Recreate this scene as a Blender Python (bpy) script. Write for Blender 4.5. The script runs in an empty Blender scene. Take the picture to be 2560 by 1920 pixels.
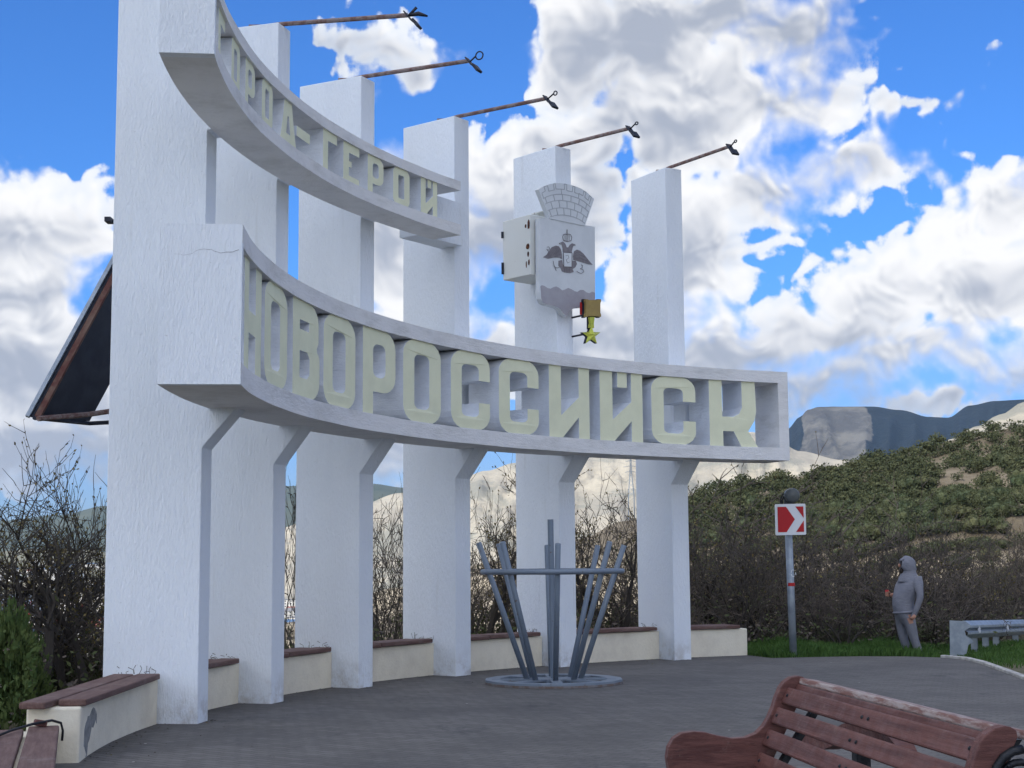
import bpy, bmesh, math, random
import numpy as np
from mathutils import Vector, Matrix, noise as mnoise
from mathutils.geometry import tessellate_polygon
rnd = random.Random(7)
scene = bpy.context.scene
col = scene.collection
R = math.radians

# ------------------------------------------------------------------ camera
EYE, FPX, PITCH, ROLL = 1.65, 3760.6, 0.1163, -0.0075
cp, sp, cr_, sr_ = math.cos(PITCH), math.sin(PITCH), math.cos(ROLL), math.sin(ROLL)
F = Vector((0, cp, sp)); U = Vector((0, -sp, cp)); X = Vector((1, 0, 0))
camd = bpy.data.cameras.new('camera'); cam = bpy.data.objects.new('camera', camd); col.objects.link(cam)
rx, up = X*cr_ + U*sr_, -X*sr_ + U*cr_
m3 = Matrix((rx, up, -F)).transposed()
cam.matrix_world = Matrix.Translation((0, 0, EYE)) @ m3.to_4x4()
camd.sensor_width = 36; camd.lens = 36*FPX/2560; camd.clip_start = .1; camd.clip_end = 30000
scene.camera = cam

def ray(px, py):
    a, b = px-1280, py-960
    x0, y0 = cr_*a + sr_*b, -sr_*a + cr_*b
    d = X*x0 + F*FPX - U*y0
    return d/d.y
def at(px, py, Y):                       # world point seen at a photo pixel, Y metres ahead
    return Vector((0, 0, EYE)) + ray(px, py)*Y
def ground(px, py, z=0):
    d = ray(px, py); return Vector((0, 0, EYE)) + d*((z-EYE)/d.z)

# ------------------------------------------------------------------ light
SUN_EL, SUN_AZ = R(43), R(214)           # azimuth from +Y clockwise
SUND = Vector((math.sin(SUN_AZ)*math.cos(SUN_EL), math.cos(SUN_AZ)*math.cos(SUN_EL), math.sin(SUN_EL)))
sd = bpy.data.lights.new('sun', 'SUN'); sd.energy = 4.2; sd.angle = R(.5); sd.color = (1, .95, .87)
sun = bpy.data.objects.new('sun', sd); col.objects.link(sun)
sun.rotation_euler = SUND.to_track_quat('Z', 'Y').to_euler()
vs = scene.view_settings
vs.view_transform = 'Standard'; vs.look = 'None'; vs.exposure = 0.22; vs.gamma = 1; vs.use_curve_mapping = False

class NT:
    """small helper for node maths"""
    def __init__(s, tree): s.t = tree; s.n = tree.nodes; s.l = tree.links
    def new(s, typ, **kw):
        nd = s.n.new(typ)
        for k, v in kw.items(): setattr(nd, k, v)
        return nd
    def put(s, sock, v):
        if v is None: return
        if isinstance(v, bpy.types.NodeSocket): s.l.new(v, sock)
        else:
            try: sock.default_value = v
            except Exception: sock.default_value = tuple(v)+(1,)
    def m(s, op, a, b=None, c=None, clamp=False):
        nd = s.new('ShaderNodeMath', operation=op, use_clamp=clamp)
        for i, v in enumerate((a, b, c)): s.put(nd.inputs[i], v)
        return nd.outputs[0]
    def vm(s, op, a, b=None, c=None):
        nd = s.new('ShaderNodeVectorMath', operation=op)
        s.put(nd.inputs[0], a); s.put(nd.inputs[1], b)
        if c is not None:
            if op == 'SCALE': s.put(nd.inputs[3], c)
            else: s.put(nd.inputs[2], c)
        return nd.outputs[1] if op in ('LENGTH', 'DISTANCE', 'DOT_PRODUCT') else nd.outputs[0]
    def noise(s, vec, scale, detail=4, rough=.55, out=0, dist=0, dim='3D'):
        nd = s.new('ShaderNodeTexNoise', noise_dimensions=dim); s.put(nd.inputs['Vector'], vec)
        nd.inputs['Scale'].default_value = scale; nd.inputs['Detail'].default_value = detail
        nd.inputs['Roughness'].default_value = rough; nd.inputs['Distortion'].default_value = dist
        return nd.outputs[out]
    def voro(s, vec, scale, feature='F1', out=0, rand=1, detail=0, dim='3D'):
        nd = s.new('ShaderNodeTexVoronoi', feature=feature, voronoi_dimensions=dim); s.put(nd.inputs['Vector'], vec)
        nd.inputs['Scale'].default_value = scale; nd.inputs['Randomness'].default_value = rand
        if 'Detail' in nd.inputs: nd.inputs['Detail'].default_value = detail
        return nd.outputs[out]
    def step(s, v, a, b, lo=0, hi=1):
        nd = s.new('ShaderNodeMapRange', interpolation_type='SMOOTHSTEP')
        for k, x in (('Value', v), ('From Min', a), ('From Max', b), ('To Min', lo), ('To Max', hi)): s.put(nd.inputs[k], x)
        return nd.outputs[0]
    def mix(s, f, a, b, mode='MIX'):
        nd = s.new('ShaderNodeMix', data_type='RGBA', blend_type=mode)
        s.put(nd.inputs[0], f)
        for i, v in ((6, a), (7, b)):
            if isinstance(v, tuple) and len(v) == 3: v = v+(1,)
            s.put(nd.inputs[i], v)
        return nd.outputs[2]
    def comb(s, x, y, z=0):
        nd = s.new('ShaderNodeCombineXYZ')
        for i, v in enumerate((x, y, z)): s.put(nd.inputs[i], v)
        return nd.outputs[0]

# ---- sky: Nishita blue with broken cumulus laid out by direction
world = bpy.data.worlds.new('World'); scene.world = world; world.use_nodes = True
wt = world.node_tree; wt.nodes.clear(); n = NT(wt)
sky = n.new('ShaderNodeTexSky', sky_type='NISHITA', sun_disc=False, sun_elevation=SUN_EL, sun_rotation=SUN_AZ)
sky.altitude = 200; sky.air_density = 1.0; sky.dust_density = .4; sky.ozone_density = 2.5
tc = n.new('ShaderNodeTexCoord'); sep = n.new('ShaderNodeSeparateXYZ'); n.l.new(tc.outputs['Generated'], sep.inputs[0])
sx, sy, sz = sep.outputs
az = n.m('MULTIPLY', n.m('ARCTAN2', sx, sy), 180/math.pi)
el = n.m('MULTIPLY', n.m('ARCSINE', sz), 180/math.pi)
P0 = n.comb(az, el)
def adeg(px, py):
    d = ray(px, py).normalized()
    return math.degrees(math.atan2(d.x, d.y)), math.degrees(math.asin(d.z))
DPP = math.degrees(1/FPX)
CL = [(60,600,200,140),(215,560,80,110),(110,760,230,150),(90,930,210,150),(230,1020,120,110),(130,1110,260,100),
 (890,100,85,34),(985,130,90,36),(1015,185,50,26),
 (1240,440,130,120),(1360,380,110,80),(1490,330,90,60),(1500,450,110,110),(1300,560,230,130),(1150,640,130,140),(960,620,120,180),(1000,1100,160,120),(1300,640,160,60),
 (1450,110,120,170),(1620,80,180,150),(1800,40,200,110),(1960,90,170,110),(2030,140,100,80),(1750,230,260,90),(2170,165,90,18),
 (1700,340,240,110),(1960,270,190,80),(1900,480,200,70),(2240,265,90,32),(2080,420,170,60),
 (2500,520,130,110),(2420,600,150,110),(2280,680,140,80),(2180,760,150,90),(2460,720,220,140),(2100,850,250,90),(1850,830,220,90),(1780,680,160,90),(1580,620,120,120),
 (2250,930,420,110),(1800,900,260,120),(1720,620,150,170),(1600,800,200,150),(1350,850,200,110),(1180,860,120,100),(1040,900,160,170),(960,420,60,60),(1950,960,330,60),(2500,940,160,70),(1560,820,160,110),(1960,650,60,30),(1300,860,160,60)]
HO = [(1545,380,26,45),(1560,560,34,90),(1495,690,40,50),(1275,745,100,70),(1960,640,80,60),(1900,720,60,50),(2060,590,90,60),(300,470,60,50),(2330,130,190,110),(2360,330,130,70),(1010,300,70,60),(1180,270,120,60),(240,700,24,50),(2330,960,60,16)]
def field(p):
    acc = None
    for (x, y, a, b) in CL:
        c = adeg(x, y); a *= DPP; b *= DPP; k = min(a, b)
        l = n.vm('LENGTH', n.vm('MULTIPLY_ADD', p, (1/a, 1/b, 0), (-c[0]/a, -c[1]/b, 0)))
        v = n.m('MULTIPLY_ADD', l, -k, k)
        acc = v if acc is None else n.m('SMOOTH_MAX', acc, v, .35)
    for (x, y, a, b) in HO:
        c = adeg(x, y); a *= DPP; b *= DPP; k = min(a, b)
        l = n.vm('LENGTH', n.vm('MULTIPLY_ADD', p, (1/a, 1/b, 0), (-c[0]/a, -c[1]/b, 0)))
        acc = n.m('SMOOTH_MIN', acc, n.m('MULTIPLY_ADD', l, k, -k), .3)
    return acc
wn = n.noise(P0, .42, 1, .5, out=1, dim='2D')
W = n.vm('MULTIPLY', n.vm('SUBTRACT', wn, (.5, .5, .5)), (2.0, 1.4, 0))
P = n.vm('ADD', P0, W)
# beyond the frame the same kind of broken cumulus goes on, by direction noise
big = n.noise(n.vm('MULTIPLY', tc.outputs['Generated'], (1, 1, 1.6)), 2.6, 2, .5)
outf = n.m('MULTIPLY', n.m('SUBTRACT', big, .475), 24)
inside = n.m('MAXIMUM', n.step(n.m('ABSOLUTE', az), 19, 24), n.step(el, 22, 27))
def total(p):
    f = field(p)
    return n.m('ADD', n.m('MULTIPLY', f, n.m('SUBTRACT', 1, inside)), n.m('MULTIPLY', outf, inside))
A0 = total(P); A1 = total(n.vm('ADD', P, (.35, -1.7, 0)))
def bill(p):
    v1 = n.voro(p, 1.05, 'SMOOTH_F1', detail=1, dim='2D')
    f1 = n.noise(p, .45, 2, .45, dim='2D')
    return n.m('MULTIPLY', n.m('SUBTRACT', .45, v1), .95), n.m('MULTIPLY', n.m('SUBTRACT', f1, .5), 1.5)
(B0, L0), (B1, L1) = bill(P), bill(n.vm('ADD', P, (.10, .24, 0)))
rag = n.m('MULTIPLY', n.m('SUBTRACT', n.noise(P0, 1.5, 6, .56, dim='2D'), .5), .75)
T = n.m('ADD', n.m('ADD', n.m('ADD', A0, n.m('ADD', B0, L0)), rag), .50)
soft = n.noise(P0, .22, 1, dim='2D')
alpha = n.step(T, -.08, n.m('MULTIPLY_ADD', n.step(soft, .45, .65), 1.5, .24))
alpha = n.m('MULTIPLY', alpha, n.step(el, -3, 0))
grad = n.m('MULTIPLY', n.m('SUBTRACT', A1, A0), .26)
fine = n.m('ADD', n.m('MULTIPLY', n.m('SUBTRACT', B0, B1), .42), n.m('MULTIPLY', n.m('SUBTRACT', L0, L1), .35))
rim = n.m('MULTIPLY', n.step(T, 1.3, .2), .25)
deep = n.m('MULTIPLY', n.step(A0, .6, 2.6), -.12)
lit = n.m('ADD', n.m('ADD', n.m('ADD', .62, grad), fine), n.m('ADD', rim, deep))
lit = n.m('ADD', lit, n.m('ADD', n.m('MULTIPLY', n.m('SUBTRACT', n.noise(P0, .13, 0, dim='2D'), .5), .7), n.m('MULTIPLY', rag, .14)), clamp=True)
thin = n.step(T, .0, .9)
cg = n.m('MULTIPLY_ADD', n.step(n.vm('DOT_PRODUCT', tc.outputs['Generated'], tuple(SUND)), .0, .95), 1.35, 1.0)  # clouds out of view brightened toward the sun, to lift light on the pylons
cc = n.mix(n.step(lit, .05, 1.0), (.37, .41, .50), (.88, .88, .89))
cc = n.mix(n.m('MULTIPLY_ADD', thin, .4, .6), (.55, .66, .84), cc)
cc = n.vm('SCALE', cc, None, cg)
tint = n.mix(n.step(el, 1, 13), (.42, .56, .94), (.37, .78, 1.38))
skyc = n.mix(1, n.vm('SCALE', sky.outputs[0], None, .112), tint, 'MULTIPLY')
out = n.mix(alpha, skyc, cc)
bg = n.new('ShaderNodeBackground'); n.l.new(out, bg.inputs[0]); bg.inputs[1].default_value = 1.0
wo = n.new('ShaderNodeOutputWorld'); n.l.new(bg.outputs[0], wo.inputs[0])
world.cycles.sampling_method = 'NONE'
scene.cycles.max_bounces = 6; scene.cycles.diffuse_bounces = 3; scene.cycles.volume_bounces = 1
scene.cycles.transparent_max_bounces = 8

# ------------------------------------------------------------------ helpers
def tag(o, label=None, cat=None, group=None, kind=None):
    for k, v in (('label', label), ('category', cat), ('group', group), ('kind', kind)):
        if v: o[k] = v
    return o
def empty(name, loc=(0, 0, 0), rz=0):
    o = bpy.data.objects.new(name, None); col.objects.link(o); o.location = loc; o.rotation_euler = (0, 0, rz)
    o.empty_display_size = .2
    return o
def copy_tree(o, parent=None):
    c = o.copy(); col.objects.link(c); c.parent = parent
    for ch in o.children: copy_tree(ch, c)
    return c
class MB:
    def __init__(s): s.v = []; s.f = []; s.m = []
    def add(s, vs, fs, mi=0):
        b = len(s.v); s.v += [tuple(v) for v in vs]
        s.f += [tuple(b+i for i in f) for f in fs]; s.m += [mi]*len(fs)
    def box(s, c, size, rz=0, mi=0, ry=0, rxx=0):
        M = Matrix.Translation(c) @ Matrix.Rotation(rz, 4, 'Z') @ Matrix.Rotation(ry, 4, 'Y') @ Matrix.Rotation(rxx, 4, 'X')
        hx, hy, hz = (q/2 for q in size)
        vs = [M @ Vector((x, y, z)) for z in (-hz, hz) for y in (-hy, hy) for x in (-hx, hx)]
        s.add(vs, [(0,2,3,1),(4,5,7,6),(0,1,5,4),(2,6,7,3),(0,4,6,2),(1,3,7,5)], mi)
    def hexa(s, vs, mi=0):               # bottom loop 4, top loop 4 (same order)
        s.add(vs, [(3,2,1,0),(4,5,6,7),(0,1,5,4),(1,2,6,5),(2,3,7,6),(3,0,4,7)], mi)
    def tube(s, pts, r, n=6, mi=0, cap=True):
        pts = [Vector(p) for p in pts]
        if not hasattr(r, '__len__'): r = [r]*len(pts)
        rings = []; prev = None
        for i, p in enumerate(pts):
            d = (pts[min(i+1, len(pts)-1)] - pts[max(i-1, 0)]).normalized()
            a = prev if prev and abs(prev.dot(d)) < .95 else (Vector((0, 0, 1)) if abs(d.z) < .9 else Vector((1, 0, 0)))
            e1 = (a - d*a.dot(d)).normalized(); e2 = d.cross(e1); prev = e1
            rings.append([p + (e1*math.cos(2*math.pi*k/n) + e2*math.sin(2*math.pi*k/n))*r[i] for k in range(n)])
        vs = [q for rg in rings for q in rg]; fs = []
        for i in range(len(pts)-1):
            for k in range(n):
                fs.append((i*n+k, i*n+(k+1) % n, (i+1)*n+(k+1) % n, (i+1)*n+k))
        if cap: fs += [tuple(range(n-1, -1, -1)), tuple(range((len(pts)-1)*n, len(pts)*n))]
        s.add(vs, fs, mi)
    def prism(s, loops, fn, d0, d1, mcap=0, mside=0, back=True):
        """loops: outer first then holes, 2-D points; fn(u,v,d) -> 3-D point"""
        flat = [p for lp in loops for p in lp]
        tris = tessellate_polygon([[Vector((p[0], p[1], 0)) for p in lp] for lp in loops])
        N = len(flat)
        vs = [fn(p[0], p[1], d0) for p in flat] + [fn(p[0], p[1], d1) for p in flat]
        s.add(vs, [tuple(t) for t in tris], mcap)
        b = len(s.v) - 2*N
        if back:
            s.f += [tuple(b+N+i for i in reversed(t)) for t in tris]; s.m += [mside]*len(tris)
        o = 0
        for lp in loops:
            k = len(lp)
            for i in range(k):
                j = (i+1) % k
                s.f.append((b+o+i, b+o+j, b+N+o+j, b+N+o+i)); s.m.append(mside)
            o += k
    def lathe(s, prof, c, axis='Z', n=16, mi=0):
        c = Vector(c); vs = []; fs = []
        for (r, h) in prof:
            for k in range(n):
                a = 2*math.pi*k/n; q = (r*math.cos(a), r*math.sin(a), h)
                vs.append(c + Vector(q if axis == 'Z' else ((q[0], q[2], q[1]) if axis == 'Y' else (q[2], q[0], q[1]))))
        for i in range(len(prof)-1):
            for k in range(n): fs.append((i*n+k, i*n+(k+1) % n, (i+1)*n+(k+1) % n, (i+1)*n+k))
        s.add(vs, fs, mi)
    def mesh(s, name, mats, smooth=False, recalc=True):
        me = bpy.data.meshes.new(name); me.from_pydata(s.v, [], s.f)
        for mt in (mats if isinstance(mats, (list, tuple)) else [mats]): me.materials.append(mt)
        me.polygons.foreach_set('material_index', s.m)
        if recalc:
            bm = bmesh.new(); bm.from_mesh(me); bmesh.ops.recalc_face_normals(bm, faces=bm.faces); bm.to_mesh(me); bm.free()
        if smooth: me.polygons.foreach_set('use_smooth', [True]*len(me.polygons))
        me.update(); return me
    def build(s, name, mats, parent=None, smooth=False, bevel=0, recalc=True):
        o = bpy.data.objects.new(name, s.mesh(name, mats, smooth, recalc)); col.objects.link(o); o.parent = parent
        if bevel:
            b = o.modifiers.new('bevel', 'BEVEL'); b.width = bevel; b.segments = 2; b.limit_method = 'ANGLE'; b.angle_limit = R(35)
        return o
def local(root):                         # matrix to bring world points into a root's frame (roots only carry loc + rz)
    return (Matrix.Translation(root.location) @ Matrix.Rotation(root.rotation_euler.z, 4, 'Z')).inverted()

def mat(name, fn, rough=.8, metal=0, bump=None, spec=.3):
    m = bpy.data.materials.new(name); m.use_nodes = True; t = m.node_tree; t.nodes.clear(); k = NT(t)
    bs = k.new('ShaderNodeBsdfPrincipled'); o = k.new('ShaderNodeOutputMaterial'); k.l.new(bs.outputs[0], o.inputs[0])
    tcn = k.new('ShaderNodeTexCoord'); geo = k.new('ShaderNodeNewGeometry')
    k.obj = tcn.outputs['Object']; k.pos = geo.outputs['Position']; k.nor = geo.outputs['Normal']
    oi = k.new('ShaderNodeObjectInfo'); k.rand = oi.outputs['Random']
    c = fn(k) if callable(fn) else fn
    if isinstance(c, tuple) and len(c) == 3: c = c+(1,)
    k.put(bs.inputs['Base Color'], c)
    k.put(bs.inputs['Roughness'], rough(k) if callable(rough) else rough); bs.inputs['Metallic'].default_value = metal
    bs.inputs['Specular IOR Level'].default_value = spec
    if bump:
        h, st, di = bump(k); b = k.new('ShaderNodeBump'); b.inputs['Strength'].default_value = st; b.inputs['Distance'].default_value = di
        k.l.new(h, b.inputs['Height']); k.l.new(b.outputs[0], bs.inputs['Normal'])
    k.bsdf = bs; m['k'] = 0
    return m
def var(a, b, scale, detail=5, rough=.6, lo=.35, hi=.65, co='pos'):
    return lambda k: k.mix(k.step(k.noise(getattr(k, co), scale, detail, rough), lo, hi), a, b)

# stucco: combed plaster, paint with grime and drips
def stucco_bump(k):
    v = k.vm('MULTIPLY', k.pos, (44, 44, 12))
    a = k.noise(v, 1, 4, .65, dist=.4)
    b = k.noise(k.vm('MULTIPLY', k.pos, (70, 70, 11)), 1, 3, .6)
    return k.m('ADD', a, k.m('MULTIPLY', b, .6)), .75, .022
def stucco_col(k):
    g = k.step(k.noise(k.vm('MULTIPLY', k.pos, (.9, .9, .25)), 1, 6, .65), .40, .72)
    c = k.mix(g, (.81, .855, .905), (.755, .80, .85))
    sepn = k.new('ShaderNodeSeparateXYZ'); k.l.new(k.pos, sepn.inputs[0])
    foot = k.m('MULTIPLY', k.step(sepn.outputs[2], .45, .0), k.step(k.noise(k.pos, 3.5, 6, .7), .42, .62))
    c = k.mix(k.m('MULTIPLY', foot, .55), c, (.40, .36, .31))
    dr = k.step(k.noise(k.vm('MULTIPLY', k.pos, (5, 5, .35)), 1, 5, .6), .60, .74)
    c = k.mix(k.m('MULTIPLY', dr, .30), c, (.56, .57, .56))
    sp2 = k.step(k.noise(k.pos, 38, 3, .5), .70, .76)
    return k.mix(k.m('MULTIPLY', sp2, .45), c, (.42, .42, .42))
M_stucco = mat('white_stucco', stucco_col, .85, bump=stucco_bump)
def chord_bump(k):
    a = k.noise(k.vm('MULTIPLY', k.pos, (7, 7, 34)), 1, 5, .65, dist=.5)
    return k.m('ADD', a, k.m('MULTIPLY', k.noise(k.pos, 45, 3, .6), .5)), .7, .018
M_chord = mat('white_concrete', lambda k: k.mix(k.step(k.noise(k.vm('MULTIPLY', k.pos, (1, 1, 3)), 1.6, 6, .7), .42, .74), (.77, .77, .77), (.62, .62, .61)), .85, bump=chord_bump)
M_letter = mat('cream_paint', var((.79, .80, .58), (.74, .75, .54), 3.0), .7, bump=lambda k: (k.noise(k.pos, 60, 3, .6), .25, .01))
M_lside = mat('letter_side_paint', var((.77, .81, .86), (.68, .715, .76), 2.6), .85, bump=chord_bump)
M_cream = mat('cream_plaster', lambda k: k.mix(k.step(k.noise(k.pos, 1.7, 7, .7), .40, .70), (.80, .74, .60), (.68, .62, .50)), .9,
              bump=lambda k: (k.noise(k.pos, 30, 5, .7), .5, .02))
M_bare = mat('bare_render', var((.30, .30, .29), (.20, .20, .20), 14), .95, bump=lambda k: (k.noise(k.pos, 50, 4, .7), .5, .01))
def plank_col(k):
    g = k.noise(k.vm('MULTIPLY', k.obj, (2.5, 30, 30)), 1, 6, .7)
    c = k.mix(k.step(g, .35, .7), (.105, .058, .050), (.17, .105, .090))
    return k.mix(k.m('MULTIPLY', k.step(k.noise(k.pos, 3, 5, .7), .5, .75), .5), c, (.23, .185, .17))
M_plank = mat('brown_plank', plank_col, .75, bump=lambda k: (k.noise(k.vm('MULTIPLY', k.obj, (3, 40, 40)), 1, 5, .7), .4, .008))
def bench_col(k):
    g = k.noise(k.vm('MULTIPLY', k.obj, (1.3, 26, 26)), 1, 8, .75)
    c = k.mix(k.step(g, .36, .64), (.080, .031, .027), (.150, .064, .053))
    c = k.mix(k.m('MULTIPLY', k.step(k.noise(k.vm('MULTIPLY', k.obj, (4, 60, 60)), 1, 5, .7), .60, .70), .7), c, (.040, .022, .020))
    return k.mix(k.m('MULTIPLY', k.step(k.noise(k.pos, 7, 7, .75), .56, .70), .55), c, (.20, .125, .105))
M_bench = mat('red_brown_wood', bench_col, lambda k: k.step(k.noise(k.pos, 9, 5, .7), .3, .7, .42, .72), bump=lambda k: (k.noise(k.vm('MULTIPLY', k.obj, (2, 45, 45)), 1, 6, .75), .6, .008), spec=.3)
M_benchw = mat('weathered_wood', lambda k: k.mix(k.step(k.noise(k.vm('MULTIPLY', k.obj, (5, 30, 30)), 1, 6, .7), .38, .62), (.36, .31, .29), (.19, .10, .085)), .8,
               bump=lambda k: (k.noise(k.vm('MULTIPLY', k.obj, (3, 40, 40)), 1, 5, .7), .4, .006))
M_iron = mat('cast_iron', var((.018, .02, .024), (.04, .042, .046), 30), .5, .6, bump=lambda k: (k.noise(k.pos, 60, 3), .3, .004))
M_steel = mat('grey_painted_steel', lambda k: k.mix(k.step(k.noise(k.pos, 11, 6, .75), .60, .70), k.mix(k.noise(k.pos, 3, 4), (.15, .19, .24), (.22, .26, .31)), (.12, .07, .045)), .55, .2,
              bump=lambda k: (k.noise(k.pos, 40, 4, .7), .25, .004))
M_edge = mat('rusty_plate_edge', var((.16, .12, .10), (.20, .19, .19), 9), .8, .1)
M_galv = mat('galvanised_steel', var((.25, .29, .33), (.34, .38, .42), 6), .5, .4)
M_rust = mat('rusty_pipe', lambda k: k.mix(k.step(k.noise(k.pos, 7, 6, .75), .42, .58), (.17, .095, .078), (.25, .20, .19)), .7, .2)
M_lampblk = mat('black_metal', var((.015, .018, .03), (.035, .038, .05), 20), .5, .3)
M_dark = mat('dark_back_panel', var((.018, .022, .034), (.028, .033, .048), 3), .6)
M_shield = mat('pale_grey_sheet', var((.66, .69, .71), (.60, .63, .65), 2.2), .55, .1)
M_boxw = mat('white_enamel_box', lambda k: k.mix(k.step(k.noise(k.pos, 5, 6, .75), .66, .72), k.mix(k.noise(k.pos, 2, 4), (.72, .73, .69), (.65, .66, .62)), (.14, .055, .03)), .5, .1)
M_engr = mat('grey_print', var((.185, .17, .185), (.23, .215, .23), 12), .6)
M_engr2 = mat('dark_print', (.15, .14, .155), .6)
M_line = mat('engraved_line', (.42, .44, .47), .7)
M_water = mat('taupe_field', var((.33, .32, .35), (.37, .36, .39), 6), .55)
M_rblk = mat('rust_hole', var((.02, .012, .01), (.15, .05, .02), 40), .9)
M_gold = mat('gold_paint', var((.55, .56, .08), (.42, .46, .07), 10), .35, .35)
M_bronze = mat('ochre_plate', var((.37, .27, .09), (.31, .22, .08), 8), .5, .2)
M_redp = mat('red_paint', var((.48, .02, .02), (.38, .02, .02), 9), .5)
M_signred = mat('sign_red', (.42, .008, .014), .4)
M_signwhite = mat('sign_white', (.70, .72, .74), .4)
M_black = mat('dark_plastic', var((.03, .033, .036), (.05, .052, .056), 20), .55)
M_greydisc = mat('grey_lens', (.09, .10, .10), .35)
M_kerb = mat('kerb_concrete', var((.50, .49, .46), (.34, .33, .31), 5), .9, bump=lambda k: (k.noise(k.pos, 30, 4, .7), .4, .01))
def paver_bump(k):
    b = k.new('ShaderNodeTexBrick'); k.l.new(k.vm('MULTIPLY', rotp(k), (1, 1, 1)), b.inputs['Vector'])
    b.inputs['Scale'].default_value = 1; b.inputs['Brick Width'].default_value = .2; b.inputs['Row Height'].default_value = .1
    b.inputs['Mortar Size'].default_value = .006; b.inputs['Mortar Smooth'].default_value = .4
    h = k.m('SUBTRACT', k.m('MULTIPLY', k.noise(k.pos, 35, 5, .7), .8), b.outputs['Fac'])
    return h, .4, .008
def rotp(k):
    r = k.new('ShaderNodeVectorRotate', rotation_type='Z_AXIS'); k.l.new(k.pos, r.inputs['Vector']); r.inputs['Angle'].default_value = .62
    return r.outputs[0]
def paver_col(k):
    b = k.new('ShaderNodeTexBrick'); k.l.new(rotp(k), b.inputs['Vector'])
    b.inputs['Scale'].default_value = 1; b.inputs['Brick Width'].default_value = .2; b.inputs['Row Height'].default_value = .1
    b.inputs['Mortar Size'].default_value = .006; b.inputs['Color1'].default_value = (.120, .113, .106, 1)
    b.inputs['Color2'].default_value = (.158, .149, .140, 1); b.inputs['Mortar'].default_value = (.078, .074, .070, 1)
    big = k.step(k.noise(k.pos, .55, 7, .7), .36, .68)
    c = k.mix(k.m('MULTIPLY', big, .7), b.outputs['Color'], (.080, .076, .073))
    c = k.mix(k.m('MULTIPLY', k.step(k.noise(k.pos, 6, 6, .75), .48, .72), .5), c, (.165, .16, .152))
    st = k.step(k.noise(k.vm('MULTIPLY', k.pos, (1.2, .5, 1)), .9, 8, .75), .56, .68)
    c = k.mix(k.m('MULTIPLY', st, .55), c, (.050, .050, .052))
    lt = k.step(k.noise(k.vm('MULTIPLY', k.pos, (.5, 1.3, 1)), 1.7, 7, .75), .60, .70)
    c = k.mix(k.m('MULTIPLY', lt, .45), c, (.20, .195, .19))
    return k.mix(k.step(k.voro(k.pos, 1.6), .026, .016), c, (.5, .48, .45))
M_paver = mat('grey_pavers', paver_col, .9, bump=paver_bump)
def soil_col(k):
    c = k.mix(k.step(k.noise(k.pos, .25, 8, .7), .40, .62), (.10, .095, .05), (.26, .22, .155))
    return k.mix(k.step(k.noise(k.pos, .012, 6, .65), .45, .60), c, (.13, .135, .075))
M_soil = mat('scrub_soil', soil_col, .95, bump=lambda k: (k.noise(k.pos, 2.0, 6, .7), .6, .3))
M_grassm = mat('green_grass', lambda k: k.mix(k.noise(k.pos, 2.2, 4), (.034, .088, .015), (.075, .14, .026)), .7)
M_bark = mat('dark_bark', lambda k: k.mix(k.rand, k.mix(k.noise(k.obj, 9, 4), (.026, .022, .019), (.050, .042, .036)), (.070, .060, .050)), .9)
M_twig = mat('brown_twig', lambda k: k.mix(k.rand, (.075, .060, .050), (.12, .098, .082)), .9)
M_bud = mat('opening_buds', lambda k: k.mix(k.noise(k.pos, 9, 2), (.10, .115, .03), (.17, .10, .05)), .8)
M_leafd = mat('drab_green_leaves', lambda k: k.mix(k.noise(k.pos, 2.0, 4), (.035, .050, .018), (.085, .095, .030)), .8)
M_jun = mat('juniper_needles', lambda k: k.mix(k.step(k.noise(k.pos, 2.5, 5, .7), .35, .65), k.mix(k.rand, (.024, .048, .018), (.048, .066, .024)), (.080, .105, .036)), .85)
M_junhill = mat('hill_juniper', lambda k: k.mix(k.rand, k.mix(k.step(k.noise(k.pos, .55, 4, .7), .35, .65), (.026, .042, .020), (.052, .068, .030)), k.mix(k.step(k.noise(k.pos, .55, 4, .7), .35, .65), (.040, .050, .024), (.080, .082, .038))), .9)
M_jbright = mat('bright_juniper', var((.035, .065, .016), (.075, .105, .028), 5), .85)
M_hair = mat('dry_weed', (.05, .04, .035), .9)
M_cable = mat('black_cable', (.012, .012, .014), .5)
# ------------------------------------------------------------------ terrain
CX, CY, RP = 8.7767, 14.4917, 12.0927
def cyl(r, th, z, off=0):
    return Vector((CX + r*math.sin(th) + off*math.cos(th), CY + r*math.cos(th) - off*math.sin(th), z))
def fbm(x, y, s, o=5):
    return mnoise.fractal(Vector((x*s, y*s, 3.1)), .9, 2.1, o)
def lerp_tab(x, tab):
    if x <= tab[0][0]: return tab[0][1]
    for (a, b), (c, d) in zip(tab, tab[1:]):
        if x <= c:
            t = (x-a)/(c-a); t = t*t*(3-2*t); return b + (d-b)*t
    return tab[-1][1]
VAL = [(0, 0), (45, 0), (90, -15), (250, -30), (800, -50), (1500, -61), (1850, -62), (1980, -69), (3250, -69), (3350, -60), (4200, -20), (5200, 40), (9000, 60)]
def plaza_s(x, y):
    if y > CY: s = math.hypot(x-CX, y-CY) - (RP+1.75)
    else: s = (CX-RP-1.75) - x
    if x > 6.5: s = min(s, y - 27.3 - 2.2*max(0, x-8.2))
    if y < -6: s = max(s, -6-y) if x < -5 else s
    return s
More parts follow.
